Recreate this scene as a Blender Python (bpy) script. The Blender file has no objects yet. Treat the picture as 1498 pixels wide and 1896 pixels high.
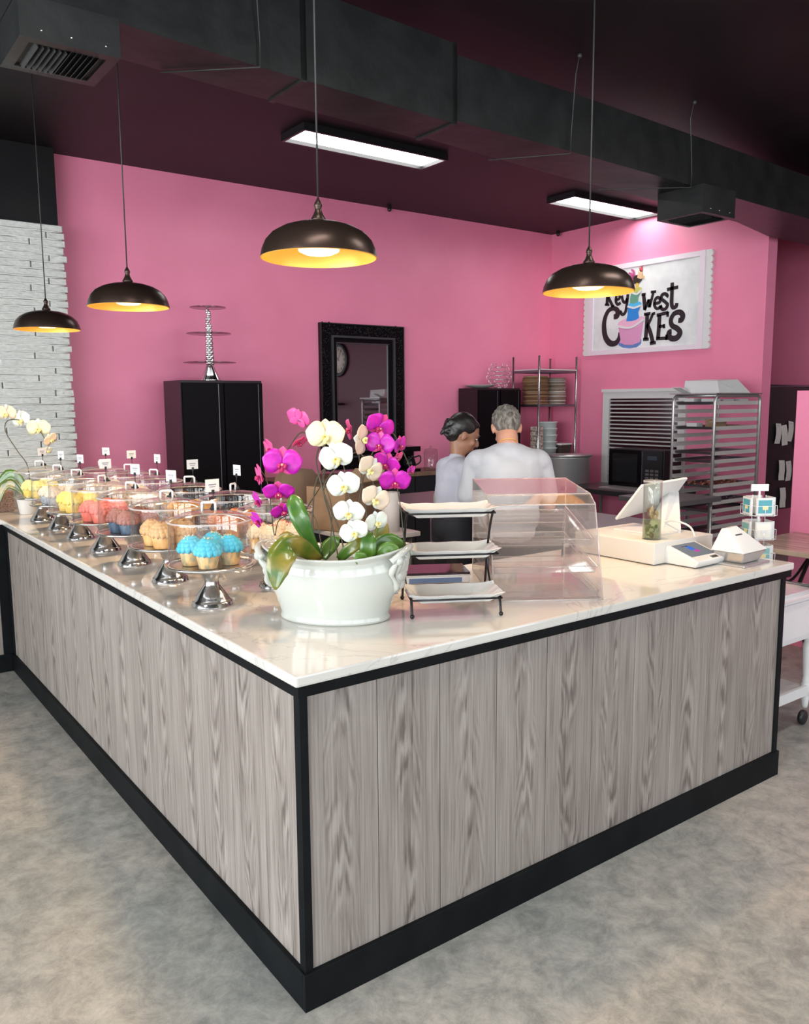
import bpy, bmesh, math, random
from mathutils import Vector, Matrix, Euler
random.seed(7)
S = bpy.context.scene
PI = math.pi
# ---------------------------------------------------------------- camera
CAM = Vector((-0.98136, -1.77579, 1.60663)); YAW, PIT, ROL, FPX = 0.637278, -0.132908, -0.0069057, 1526.085
_f = Vector((math.sin(YAW)*math.cos(PIT), math.cos(YAW)*math.cos(PIT), math.sin(PIT)))
_r0 = Vector((math.cos(YAW), -math.sin(YAW), 0)); _u0 = _r0.cross(_f)
_r = _r0*math.cos(ROL) + _u0*math.sin(ROL); _u = -_r0*math.sin(ROL) + _u0*math.cos(ROL)
cd = bpy.data.cameras.new('camera'); cam = bpy.data.objects.new('camera', cd); S.collection.objects.link(cam)
cam.matrix_world = Matrix(((_r.x, _u.x, -_f.x, CAM.x), (_r.y, _u.y, -_f.y, CAM.y), (_r.z, _u.z, -_f.z, CAM.z), (0, 0, 0, 1)))
cd.sensor_fit = 'VERTICAL'; cd.sensor_height = 36; cd.sensor_width = 28.44; cd.lens = FPX*36/1896; cd.clip_start = .05
S.camera = cam
# ---------------------------------------------------------------- world, daylight, exposure
S.view_settings.view_transform = 'Standard'; S.view_settings.look = 'None'; S.view_settings.gamma = 1
S.view_settings.use_curve_mapping = False; S.view_settings.exposure = 0.0
S.cycles.transparent_max_bounces = 48; S.cycles.max_bounces = 9
w = bpy.data.worlds.new('sky'); S.world = w; w.use_nodes = True
bg = w.node_tree.nodes['Background']; bg.inputs[0].default_value = (.78, .88, 1, 1); bg.inputs[1].default_value = 1.1
def area(name, loc, rot, sx, sy, power, color):
    l = bpy.data.lights.new(name, 'AREA'); l.shape = 'RECTANGLE'; l.size = sx; l.size_y = sy; l.energy = power; l.color = color
    o = bpy.data.objects.new(name, l); S.collection.objects.link(o); o.location = loc; o.rotation_euler = rot; return o
DAY = (.90, .96, 1)
# daylight coming in through the shop windows: the front wall (y=-5.4) and the left wall (x=-5)
for i in range(4): area('front_window_daylight', (-3.6+i*2.9, -5.75, 1.75), (PI/2, 0, 0), 2.6, 2.5, 68, DAY)
for i in range(3): area('left_window_daylight', (-5.35, -3.7+i*2.6, 1.75), (PI/2, 0, -PI/2), 2.3, 2.5, 232, DAY)

# added fill lights, out of frame above the counter front, to lift the walls
for lx in (-3.2, -.4, 2.4, 5.2): area('added_ceiling_fill', (lx, -.6, 3.43), (0, 0, 0), 1.2, .3, 11, (1, .95, .88))

# ================================================================ helpers
COL = S.collection
H = .93                                                             # counter top height
def at(px, py, ax, val):                                            # the point seen at photo pixel (px, py) on the plane axis=val
    d = (px-749)/FPX*_r - (py-948)/FPX*_u + _f
    return CAM + d*((val-CAM[ax])/d[ax])
def atd(px, py, dep):                                               # ... at view depth dep
    return CAM + ((px-749)/FPX*_r - (py-948)/FPX*_u + _f)*dep
def tag(o, label=None, cat=None, group=None, kind=None):
    if label: o['label'] = label
    if cat: o['category'] = cat
    if group: o['group'] = group
    if kind: o['kind'] = kind
    return o
def empty(name, loc, rz=0, label=None, cat=None, group=None):
    o = bpy.data.objects.new(name, None); COL.objects.link(o); o.empty_display_size = .05
    o.location = loc; o.rotation_euler = (0, 0, rz); return tag(o, label, cat, group)
class MB:
    def __init__(s, m=None): s.v = []; s.f = []; s.sm = []; s.m = m or Matrix.Identity(4)
    def add(s, vs, fs, smooth=False):
        n = len(s.v); s.v += [tuple(s.m @ Vector(p)) for p in vs]; s.f += [tuple(i+n for i in f) for f in fs]; s.sm += [smooth]*len(fs); return s
    def box(s, x0, x1, y0, y1, z0, z1):
        return s.add([(x, y, z) for x in (x0, x1) for y in (y0, y1) for z in (z0, z1)],
                     [(0,1,3,2), (4,6,7,5), (0,4,5,1), (2,3,7,6), (0,2,6,4), (1,5,7,3)])
    def hexa(s, b, t):                                              # bottom quad, top quad
        return s.add(list(b)+list(t), [(3,2,1,0), (4,5,6,7), (0,1,5,4), (1,2,6,5), (2,3,7,6), (3,0,4,7)])
    def prism(s, pts, n0, n1, ax=2):                                # polygon extruded on axis ax
        def P(a, b, c): return (c, a, b) if ax == 0 else (a, c, b) if ax == 1 else (a, b, c)
        k = len(pts); vs = [P(a, b, n0) for a, b in pts] + [P(a, b, n1) for a, b in pts]
        return s.add(vs, [tuple(range(k))[::-1], tuple(range(k, 2*k))] + [(i, (i+1) % k, k+(i+1) % k, k+i) for i in range(k)])
    def lathe(s, prof, n=32, c=(0,0,0), cap=False, sx=1, sy=1, wob=None):
        vs = []; k = len(prof)
        for i in range(n):
            a = 2*PI*i/n
            for j, (r, z) in enumerate(prof):
                q = r*(wob(a, j) if wob else 1)
                vs.append((c[0]+q*math.cos(a)*sx, c[1]+q*math.sin(a)*sy, c[2]+z))
        fs = [(i*k+j, ((i+1) % n)*k+j, ((i+1) % n)*k+j+1, i*k+j+1) for i in range(n) for j in range(k-1)]
        s.add(vs, fs, True)
        if cap:
            m = len(s.v)-n*k
            s.f += [tuple(m+i*k for i in range(n))[::-1], tuple(m+i*k+k-1 for i in range(n))]; s.sm += [False]*2
        return s
    def tube(s, pts, r, n=8, closed=False, rx=None):
        pts = [Vector(p) for p in pts]; k = len(pts)
        R = r if isinstance(r, (list, tuple)) else [r]*k
        vs = []; nrm = None
        for i, p in enumerate(pts):
            a = pts[(i-1) % k] if closed else pts[max(i-1, 0)]; b = pts[(i+1) % k] if closed else pts[min(i+1, k-1)]
            t = (b-a).normalized()
            if nrm is None: nrm = t.cross(Vector((0,0,1)) if abs(t.z) < .9 else Vector((1,0,0))).normalized()
            nrm = (nrm - t*nrm.dot(t)).normalized(); bn = t.cross(nrm)
            for j in range(n):
                q = 2*PI*j/n; vs.append(p + nrm*math.cos(q)*R[i]*(rx or 1) + bn*math.sin(q)*R[i])
        m = k if closed else k-1
        fs = [(i*n+j, i*n+(j+1) % n, ((i+1) % k)*n+(j+1) % n, ((i+1) % k)*n+j) for i in range(m) for j in range(n)]
        if not closed: fs += [tuple(range(n))[::-1], tuple(range((k-1)*n, k*n))]
        return s.add(vs, fs, True)
    def ball(s, c, rx, ry=None, rz=None, n=16, mat=None):
        ry = ry or rx; rz = rz or rx; M = mat or Matrix.Identity(3); k = n//2
        vs = [Vector(c)+M @ Vector((rx*math.sin(PI*j/k)*math.cos(2*PI*i/n), ry*math.sin(PI*j/k)*math.sin(2*PI*i/n), rz*math.cos(PI*j/k))) for i in range(n) for j in range(1, k)]
        vs += [Vector(c)+M @ Vector((0,0,rz)), Vector(c)-M @ Vector((0,0,rz))]; q = k-1
        fs = [(i*q+j, i*q+j+1, ((i+1) % n)*q+j+1, ((i+1) % n)*q+j) for i in range(n) for j in range(q-1)]
        fs += [(n*q, i*q, ((i+1) % n)*q) for i in range(n)] + [(n*q+1, ((i+1) % n)*q+q-1, i*q+q-1) for i in range(n)]
        return s.add(vs, fs, True)
    def build(s, name, mat, parent=None, bevel=0, seg=2, **kw):
        me = bpy.data.meshes.new(name); me.from_pydata(s.v, [], s.f)
        me.polygons.foreach_set('use_smooth', s.sm)
        bm = bmesh.new(); bm.from_mesh(me); bmesh.ops.recalc_face_normals(bm, faces=bm.faces)
        if bevel: bmesh.ops.bevel(bm, geom=[e for e in bm.edges if len(e.link_faces) == 2 and e.calc_face_angle(0) > .5], offset=bevel, segments=seg, affect='EDGES', profile=.6)
        bm.to_mesh(me); bm.free()
        if mat: me.materials.append(mat)
        o = bpy.data.objects.new(name, me); COL.objects.link(o)
        if parent: o.parent = parent
        return tag(o, kw.get('label'), kw.get('cat'), kw.get('group'), kw.get('kind'))
def dup(root, loc, rz=0, label=None, group=None, scale=None):
    r = root.copy(); COL.objects.link(r); r.location = loc; r.rotation_euler = (0, 0, rz)
    if scale: r.scale = (scale,)*3
    if label: r['label'] = label
    if group: r['group'] = group
    for ch in list(root.children):
        c = ch.copy(); COL.objects.link(c); c.parent = r
        for g in list(ch.children):
            d = g.copy(); COL.objects.link(d); d.parent = c
    return r
def shared(name, o, parent, loc, rot=(0,0,0), scale=(1,1,1)):       # another piece from the same mesh
    c = o.copy(); c.name = name; COL.objects.link(c); c.parent = parent; c.location = loc; c.rotation_euler = rot; c.scale = scale; return c
def arc(c, r, a0, a1, n, ax='z'):
    return [Vector(c)+Vector((r*math.cos(a), r*math.sin(a), 0)) for a in [a0+(a1-a0)*i/n for i in range(n+1)]]

# ================================================================ materials
def mat(name, col, rough=.5, metal=0, spec=.5, emit=0, coat=0, sub=0, alpha=1):
    m = bpy.data.materials.new(name); m.use_nodes = True; b = m.node_tree.nodes['Principled BSDF']
    b.inputs['Base Color'].default_value = (*col, 1); b.inputs['Roughness'].default_value = rough; b.inputs['Metallic'].default_value = metal
    b.inputs['Specular IOR Level'].default_value = spec; b.inputs['Coat Weight'].default_value = coat
    if emit: b.inputs['Emission Color'].default_value = (*col, 1); b.inputs['Emission Strength'].default_value = emit
    if sub: b.inputs['Subsurface Weight'].default_value = sub; b.inputs['Subsurface Scale'].default_value = .01
    return m
def N(m, t, **kw):
    n = m.node_tree.nodes.new(t)
    for k, v in kw.items():
        if k in n.inputs: n.inputs[k].default_value = v
        else: setattr(n, k, v)
    return n
def L(m, a, b): m.node_tree.links.new(a, b)
def bsdf(m): return m.node_tree.nodes['Principled BSDF']
def vary(m, c1, c2, scale=5, detail=4, stretch=(1,1,1), bump=0, lo=.35, hi=.65, rough=None, dist=.02):
    tc = N(m, 'ShaderNodeNewGeometry'); mp = N(m, 'ShaderNodeMapping'); mp.inputs['Scale'].default_value = stretch
    L(m, tc.outputs['Position'], mp.inputs[0])
    nz = N(m, 'ShaderNodeTexNoise', Scale=scale, Detail=detail); L(m, mp.outputs[0], nz.inputs['Vector'])
    cr = N(m, 'ShaderNodeValToRGB'); e = cr.color_ramp.elements
    e[0].position = lo; e[0].color = (*c1, 1); e[1].position = hi; e[1].color = (*c2, 1)
    L(m, nz.outputs[0], cr.inputs[0]); L(m, cr.outputs[0], bsdf(m).inputs['Base Color'])
    if bump:
        b = N(m, 'ShaderNodeBump', Strength=bump, Distance=dist); L(m, nz.outputs[0], b.inputs['Height']); L(m, b.outputs[0], bsdf(m).inputs['Normal'])
    return m
pink = vary(mat('pink_wall_paint', (.6,.15,.3), .42), (.83,.235,.375), (.87,.255,.40), 2.5, 3)
def _tex(m, sc=180, st=.12, d=.002):
    g = N(m, 'ShaderNodeNewGeometry'); n = N(m, 'ShaderNodeTexNoise', Scale=sc, Detail=2); L(m, g.outputs['Position'], n.inputs['Vector'])
    b = N(m, 'ShaderNodeBump', Strength=st, Distance=d); L(m, n.outputs[0], b.inputs['Height']); L(m, b.outputs[0], bsdf(m).inputs['Normal'])
_tex(pink, 90, .25)
blackpaint = vary(mat('black_ceiling_paint', (.012,)*3, .5, spec=.28), (.005,.004,.005), (.009,.0075,.008), 3, 3)
ductm = vary(mat('black_painted_duct', (.02,)*3, .4, spec=.45), (.010,.011,.011), (.018,.019,.019), 6, 4, bump=.25)
blackm = mat('satin_black', (.012,.012,.014), .38); blackg = mat('gloss_black', (.005,.004,.005), .15, spec=.22)
blacktrim = vary(mat('black_trim_paint', (.012,)*3, .55, spec=.12), (.003,.004,.005), (.006,.007,.008), 8, 3)
whiteb = vary(mat('white_painted_brick', (.8,)*3, .45), (.60,.61,.57), (.80,.80,.76), 30, 5, (1,1,3), .8, .3, .7, dist=.01)
mortarm = mat('white_mortar', (.76,.76,.72), .7)
def wood(name, d, l, mid):
    m = mat(name, l, .5); oi = N(m, 'ShaderNodeObjectInfo'); g = N(m, 'ShaderNodeNewGeometry'); tc = N(m, 'ShaderNodeTexCoord')
    def math_(op, a, b=None, c=None):
        n = N(m, 'ShaderNodeMath', operation=op)
        for i, v in enumerate((a, b, c)):
            if v is None: continue
            if isinstance(v, (int, float)): n.inputs[i].default_value = v
            else: L(m, v, n.inputs[i])
        return n.outputs[0]
    sp = N(m, 'ShaderNodeSeparateXYZ'); L(m, tc.outputs['Generated'], sp.inputs[0]); gp = N(m, 'ShaderNodeSeparateXYZ'); L(m, g.outputs['Position'], gp.inputs[0])
    rnd = math_('MULTIPLY', oi.outputs['Random'], 53.)
    u = math_('SUBTRACT', math_('ADD', sp.outputs[0], sp.outputs[1]), .5)
    cz = N(m, 'ShaderNodeCombineXYZ'); L(m, rnd, cz.inputs[0]); L(m, math_('MULTIPLY', gp.outputs[2], 1.0), cz.inputs[2])
    n1 = N(m, 'ShaderNodeTexNoise', Scale=2.4, Detail=2); L(m, cz.outputs[0], n1.inputs['Vector'])
    uw = math_('ADD', u, math_('MULTIPLY', math_('SUBTRACT', n1.outputs[0], .5), .75))
    sgn = math_('SIGN', math_('SUBTRACT', oi.outputs['Random'], .5))
    cu = N(m, 'ShaderNodeCombineXYZ'); L(m, math_('ADD', math_('MULTIPLY', u, 3.), rnd), cu.inputs[0]); L(m, math_('MULTIPLY', gp.outputs[2], 1.6), cu.inputs[2])
    n2 = N(m, 'ShaderNodeTexNoise', Scale=2.2, Detail=4, Roughness=.6); L(m, cu.outputs[0], n2.inputs['Vector'])
    lev = math_('ADD', math_('ADD', math_('MULTIPLY', math_('MULTIPLY', uw, uw), 190.), math_('MULTIPLY', math_('MULTIPLY', gp.outputs[2], 46.), sgn)), math_('MULTIPLY', n2.outputs[0], 16.))
    lines = math_('SINE', lev)
    mk = N(m, 'ShaderNodeMapRange'); mk.inputs['From Min'].default_value = .30; mk.inputs['From Max'].default_value = .04; L(m, math_('ABSOLUTE', uw), mk.inputs['Value'])
    mk2 = N(m, 'ShaderNodeMapRange'); mk2.inputs['From Min'].default_value = .40; mk2.inputs['From Max'].default_value = .58; L(m, n2.outputs[0], mk2.inputs['Value'])
    mask = math_('MULTIPLY', mk.outputs[0], mk2.outputs[0])
    cv = N(m, 'ShaderNodeVectorMath', operation='ADD'); c3 = N(m, 'ShaderNodeCombineXYZ'); L(m, rnd, c3.inputs[2]); L(m, g.outputs['Position'], cv.inputs[0]); L(m, c3.outputs[0], cv.inputs[1])
    m1 = N(m, 'ShaderNodeMapping'); m1.inputs['Scale'].default_value = (170, 170, 4.); L(m, cv.outputs[0], m1.inputs[0])
    fine = N(m, 'ShaderNodeTexNoise', Scale=1, Detail=4, Roughness=.6); L(m, m1.outputs[0], fine.inputs['Vector'])
    m2 = N(m, 'ShaderNodeMapping'); m2.inputs['Scale'].default_value = (28, 28, 1.2); L(m, cv.outputs[0], m2.inputs[0])
    mid_ = N(m, 'ShaderNodeTexNoise', Scale=1, Detail=3, Roughness=.55); L(m, m2.outputs[0], mid_.inputs['Vector'])
    v = math_('ADD', math_('MULTIPLY', fine.outputs[0], .55), math_('MULTIPLY', mid_.outputs[0], .45))
    v = math_('ADD', v, math_('MULTIPLY', math_('MULTIPLY', lines, mask), .15)); v = math_('SUBTRACT', v, math_('MULTIPLY', mk.outputs[0], .03))
    v = math_('ADD', v, math_('MULTIPLY', math_('SUBTRACT', oi.outputs['Random'], .5), .05))
    cr = N(m, 'ShaderNodeValToRGB'); e = cr.color_ramp.elements
    e[0].position = .30; e[0].color = (*d, 1); e[1].position = .66; e[1].color = (*l, 1); q = e.new(.46); q.color = (*mid, 1)
    L(m, v, cr.inputs[0]); L(m, cr.outputs[0], bsdf(m).inputs['Base Color'])
    b = N(m, 'ShaderNodeBump', Strength=.2, Distance=.002); L(m, v, b.inputs['Height']); L(m, b.outputs[0], bsdf(m).inputs['Normal'])
    return m
plankm = wood('grey_oak_plank', (.115,.092,.080), (.355,.312,.282), (.235,.200,.177))
def marble():
    m = mat('white_marble', (.8,.78,.76), .07, coat=.3); g = N(m, 'ShaderNodeNewGeometry')
    n = N(m, 'ShaderNodeTexNoise', Scale=1.6, Detail=6, Roughness=.6, Distortion=1.2); L(m, g.outputs['Position'], n.inputs['Vector'])
    s = N(m, 'ShaderNodeMath', operation='SUBTRACT'); s.inputs[1].default_value = .5; L(m, n.outputs[0], s.inputs[0])
    a = N(m, 'ShaderNodeMath', operation='ABSOLUTE'); L(m, s.outputs[0], a.inputs[0])
    cr = N(m, 'ShaderNodeValToRGB'); e = cr.color_ramp.elements
    e[0].position = 0; e[0].color = (.50,.47,.44, 1); e[1].position = .012; e[1].color = (.62,.59,.545, 1)
    L(m, a.outputs[0], cr.inputs[0]); L(m, cr.outputs[0], bsdf(m).inputs['Base Color']); return m
marblem = marble()
def concrete():
    m = mat('polished_concrete', (.3,)*3, .36); g = N(m, 'ShaderNodeNewGeometry')
    a = N(m, 'ShaderNodeTexNoise', Scale=.75, Detail=6, Roughness=.55, Distortion=.3); L(m, g.outputs['Position'], a.inputs['Vector'])
    c1 = N(m, 'ShaderNodeValToRGB'); e = c1.color_ramp.elements; e[0].position = .36; e[0].color = (.27,.285,.275,1); e[1].position = .64; e[1].color = (.46,.415,.365,1); L(m, a.outputs[0], c1.inputs[0])
    b = N(m, 'ShaderNodeTexNoise', Scale=10, Detail=12, Roughness=.82, Distortion=.35); L(m, g.outputs['Position'], b.inputs['Vector'])
    c2 = N(m, 'ShaderNodeValToRGB'); e = c2.color_ramp.elements; e[0].position = .36; e[0].color = (.56,.58,.58,1); e[1].position = .66; e[1].color = (1.32,1.29,1.25,1); L(m, b.outputs[0], c2.inputs[0])
    x = N(m, 'ShaderNodeMix', data_type='RGBA', blend_type='MULTIPLY'); x.inputs[0].default_value = 1
    L(m, c1.outputs[0], x.inputs[6]); L(m, c2.outputs[0], x.inputs[7]); L(m, x.outputs[2], bsdf(m).inputs['Base Color'])
    mr = N(m, 'ShaderNodeMapRange'); mr.inputs['To Min'].default_value = .28; mr.inputs['To Max'].default_value = .5; L(m, b.outputs[0], mr.inputs['Value']); L(m, mr.outputs[0], bsdf(m).inputs['Roughness'])
    bp = N(m, 'ShaderNodeBump', Strength=.15, Distance=.004); L(m, b.outputs[0], bp.inputs['Height']); L(m, bp.outputs[0], bsdf(m).inputs['Normal'])
    return m
concretem = concrete()
steel = vary(mat('brushed_steel', (.6,)*3, .22, 1), (.52,.51,.50), (.66,.65,.64), 20, 2); chrome = mat('polished_steel', (.72,.70,.69), .10, 1)
dsteel = mat('dull_steel', (.26,.255,.26), .42, .8); alum = mat('aluminium', (.56,.55,.54), .38, .85); lsteel = mat('shelf_steel', (.20,.19,.21), .3, .9)
whitep = mat('white_plastic', (.68,.67,.65), .3); whitec = mat('white_ceramic', (.50,.51,.46), .12, coat=.5); whitem = mat('white_paint', (.70,.69,.68), .4)
paper = mat('white_paper', (.72,.71,.70), .7); greyp = mat('grey_paper_ink', (.25,.25,.28), .8)
def clear(name, tint, gl=.12, rough=.02, haze=0):
    m = bpy.data.materials.new(name); m.use_nodes = True; nt = m.node_tree; nt.nodes.remove(nt.nodes['Principled BSDF'])
    out = nt.nodes['Material Output']; t = N(m, 'ShaderNodeBsdfTransparent'); t.inputs[0].default_value = (*tint, 1)
    g = N(m, 'ShaderNodeBsdfGlossy', Roughness=rough); lw = N(m, 'ShaderNodeLayerWeight', Blend=.5); pw = N(m, 'ShaderNodeMath', operation='POWER'); pw.inputs[1].default_value = 3.6; L(m, lw.outputs['Facing'], pw.inputs[0])
    mr = N(m, 'ShaderNodeMath', operation='MULTIPLY_ADD'); mr.inputs[1].default_value = .75; mr.inputs[2].default_value = gl; L(m, pw.outputs[0], mr.inputs[0]); mr.use_clamp = True
    mx = N(m, 'ShaderNodeMixShader'); L(m, mr.outputs[0], mx.inputs[0]); L(m, t.outputs[0], mx.inputs[1]); L(m, g.outputs[0], mx.inputs[2]); L(m, mx.outputs[0], out.inputs[0])
    if haze:
        d = N(m, 'ShaderNodeBsdfDiffuse'); d.inputs[0].default_value = (.9, .84, .82, 1); h = N(m, 'ShaderNodeMixShader'); h.inputs[0].default_value = haze
        L(m, mx.outputs[0], h.inputs[1]); L(m, d.outputs[0], h.inputs[2]); L(m, h.outputs[0], out.inputs[0])
    return m
glassm = clear('clear_acrylic', (.975,.97,.965), .075); glassedge = clear('acrylic_edge', (.90,.86,.84), .20, .1, .30); glassv = clear('vase_glass', (.90,.92,.90), .06)
acryl = clear('acrylic_sheet', (.99,.982,.978), .03, .03, .035); acedge = mat('acrylic_edge_frosted', (.86,.74,.68), .25)
bronze = mat('dark_bronze', (.060,.036,.028), .32, .7); gold = mat('gold_leaf_inside', (1,.55,.10), .35, .3)
bulbm = mat('lamp_diffuser', (1,.80,.52), .5, emit=9); panelm = mat('led_diffuser', (1,1,.97), .5, emit=12)

# ================================================================ the room
XR, YB, HC = 6.25, 5.1, 3.5
def struct(name, mb, m, parent=None, label=None, **kw): return mb.build(name, m, parent, kind='structure', label=label, **kw)
struct('floor', MB().box(-5.2, 8.2, -5.6, 5.3, -.12, 0), concretem, label='polished grey and tan mottled concrete floor')
struct('ceiling', MB().box(-5.2, 8.2, -5.6, 5.3, HC, HC+.12), blackpaint, label='black painted ceiling')
struct('wall_back', MB().box(.55, XR+.2, YB, YB+.2, 0, HC), pink, label='long pink back wall')
struct('wall_right', MB().box(XR, XR+.15, 2.44, YB, 0, HC), pink, label='pink wall carrying the shop sign')
struct('wall_corridor_back', MB().box(XR+.15, 8.2, 4.7, 4.85, 0, HC), pink)
struct('wall_corridor_right', MB().box(8, 8.2, 2.0, 4.7, 0, HC), pink); struct('wall_far_right', MB().box(8, 8.2, -5.6, 2.0, 0, HC), mat('maroon_wall_paint', (.11,.010,.028), .5))
struct('wall_corridor_front', MB().box(XR+.9, 8, 1.9, 2.0, 2.6, HC), blackpaint)
def windowed(name, along, c, a0, a1, opens, z0=.35, z1=3.05):
    m = MB(); p = a0
    def bx(u0, u1, zz0, zz1):
        if along == 'x': m.box(u0, u1, c-.1, c+.1, zz0, zz1)
        else: m.box(c-.1, c+.1, u0, u1, zz0, zz1)
    for o0, o1 in opens: bx(p, o0, 0, HC); p = o1; bx(o0, o1, 0, z0); bx(o0, o1, z1, HC)
    bx(p, a1, 0, HC); return struct(name, m, whitem)
FO = [(-4.9+i*2.9, -2.3+i*2.9) for i in range(4)]; LO = [(-4.85+i*2.6, -2.55+i*2.6) for i in range(3)]
windowed('wall_front', 'x', -5.5, -5.2, 8.2, FO); windowed('wall_left', 'y', -5.1, -5.4, 5.3, LO)
k = 0
for o0, o1 in FO:
    k += 1; m = MB()
    for u in (o0+.03, (o0+o1)/2, o1-.03): m.box(u-.03, u+.03, -5.53, -5.47, .35, 3.05)
    for z in (.38, 2.2, 3.02): m.box(o0, o1, -5.53, -5.47, z-.03, z+.03)
    struct('window_%d' % (k+1), m, blackm)
for o0, o1 in LO:
    k += 1; m = MB()
    for u in (o0+.03, (o0+o1)/2, o1-.03): m.box(-5.13, -5.07, u-.03, u+.03, .35, 3.05)
    for z in (.38, 2.2, 3.02): m.box(-5.13, -5.07, o0, o1, z-.03, z+.03)
    struct('window_%d' % (k+1), m, blackm)
# brick pier on the left, black above
BX, BY = .80, 4.93
bw = struct('wall_back_left', MB().box(-5, BX-.02, BY+.035, YB+.2, 0, 2.94), mortarm, label='white painted brick pier left of the pink wall')
struct('wall_back_upper', MB().box(-5, BX-.03, BY+.03, YB+.2, 2.94, HC), blackpaint, label='black painted wall above the white brick')
rows = 38; rh = 2.94/53
protos = []
for q in range(4):
    m = MB(); L0, h2, n = .40, rh/2-.0045, 8
    vs = []
    for (yy, ins) in ((0.04, 0), (-.004, 0), (-.012, .006)):
        for (xx, zz) in ((ins, -h2+ins*.4), (L0*.33, -h2+ins*.5+random.uniform(-.002,.002)), (L0*.66, -h2+ins*.5+random.uniform(-.002,.002)), (L0-ins, -h2+ins*.4), (L0-ins, h2-ins*.4), (L0*.66, h2-ins*.5+random.uniform(-.002,.002)), (L0*.33, h2-ins*.5+random.uniform(-.002,.002)), (ins, h2-ins*.4)):
            vs.append((xx, yy+(random.uniform(-.003,.003) if ins else 0), zz))
    fs = [(a*8+j, a*8+(j+1) % 8, a*8+8+(j+1) % 8, a*8+8+j) for a in range(2) for j in range(8)] + [(16,17,22,23), (17,18,21,22), (18,19,20,21)]
    o = m.add(vs, fs).build('brick', whiteb, bw); o.location = (0, 0, -1); protos.append(o)
first = [True]*4; nb = 0
for r in range(rows):
    z = 2.94-rh*(r+.5); j0 = BX-(.50, .12, .245)[r % 3]+random.uniform(-.012, .012); end = BX-.004+random.uniform(-.006,.012)
    for x, x2 in [(j0-.5*k_, j0-.5*k_+.493) for k_ in range(6, 0, -1)] + [(j0, end)]:
        ln = x2-x; q = random.randrange(4); loc = (x, BY+random.uniform(-.005,.006), z)
        if first[q]: o = protos[q]; first[q] = False; o.location = loc; o.scale = (ln/.4, 1, 1)
        else: shared('brick', protos[q], bw, loc, (0,0,0), (ln/.4, 1, 1))
m = MB()                                                            # squeezed mortar beads between bricks
for r in range(rows):
    z = 2.94-rh*(r+1); pts = [(BX-3.05+i*.0606, BY-.006+random.uniform(-.006,.004), z+random.uniform(-.003,.003)) for i in range(51)]
    m.tube(pts, [.0045+random.uniform(0,.0035) for _ in pts], 5)
m.build('mortar', mortarm, bw, kind='stuff')
for o in protos:
    if o.location.z < 0: bpy.data.objects.remove(o)

# pink half wall on the right, behind the wooden table
struct('wall_partition', MB().box(4.2, 4.32, -1.2, 1.0, 0, 1.66), pink, label='free-standing pink half wall at the right edge')
# window with blinds in the right wall
wf = empty('window_1', (XR, 3.75, 1.2)); wf['kind'] = 'structure'
wy0, wy1, wz0, wz1 = 3.22-3.75, 4.27-3.75, .60-1.2, 1.715-1.2
m = MB().box(-.03, 0, wy0, wy1, wz1-.09, wz1).box(-.03, 0, wy0, wy1, wz0, wz0+.07).box(-.03, 0, wy0, wy0+.085, wz0+.07, wz1-.09).box(-.03, 0, wy1-.085, wy1, wz0+.07, wz1-.09)
m.box(-.045, -.03, wy0-.012, wy1+.012, wz1-.02, wz1+.012)
m.build('window_frame', whitem, wf, label='white painted window casing')
MB().box(-.004, -.001, wy0+.085, wy1-.085, wz0+.07, wz1-.09).build('pane', mat('dark_pane', (.03,.004,.008), .15), wf)
s0 = None
for i in range(20):
    z = wz1-.115-i*.042
    if z < wz0+.08: break
    if s0 is None: s0 = MB().box(-.013, .013, wy0+.09, wy1-.09, -.0012, .0012).build('slat', whitem, wf); s0.location = (-.016, 0, z); s0.rotation_euler = (0, -.5, 0)
    else: shared('slat', s0, wf, (-.016, 0, z), (0, -.5, 0))
m = MB()
for y in (wy0+.2, 0, wy1-.2): m.box(-.0035, -.0025, y-.0015, y+.0015, wz0+.07, wz1-.1)
m.build('blind_cord', whitem, wf)

# ================================================================ ceiling fittings
# duct: prism with a slight bend, hung under the ceiling along x
dz0, dz1 = 3.0, 3.38
fr = [(-.24,1.43), (.105,1.457), (.775,1.53), (1.89,1.595), (2.69,1.61), (3.89,1.66), (5.6,1.74), (8.0,1.85)]; bk = [(-.24,1.735), (.2,1.78), (.94,1.85), (1.85,1.90), (2.88,2.0), (4.0,2.06), (5.25,2.135), (5.98,2.30), (8.0,2.36)]
duct = empty('ceiling_duct', (2, 2, dz0), label='long square black duct running under the ceiling', cat='duct')
T = Matrix.Translation((-2, -2, -dz0))
def dseg(x0, x1, a, b, z0, z1):
    def y(l, x):
        for (p, q), (r_, s_) in zip(l, l[1:]):
            if p <= x <= r_: return q+(s_-q)*(x-p)/(r_-p)
        return l[-1][1]
    xs = sorted({x0, x1} | {p for p, _ in fr+bk if x0 < p < x1})
    m = MB(T)
    for u, v in zip(xs, xs[1:]):
        m.hexa([(u, y(fr,u), z0), (v, y(fr,v), z0), (v, y(bk,v), z0), (u, y(bk,u), z0)], [(u, y(fr,u), z1), (v, y(fr,v), z1), (v, y(bk,v), z1), (u, y(bk,u), z1)])
    return m
dseg(-.24, 1.86, 0, 0, dz0, dz1).build('duct_section', ductm, duct)
dseg(1.862, 6.2, 0, 0, dz0+.015, dz1-.05).build('duct_section', ductm, duct)
dseg(6.202, 8.0, 0, 0, dz0+.015, dz1-.05).build('duct_section', ductm, duct)
for x in (.93, 1.83):
    d = dseg(x, x+.03, 0, 0, dz0-.008, dz1+.004); d.build('duct_flange', ductm, duct)
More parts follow.
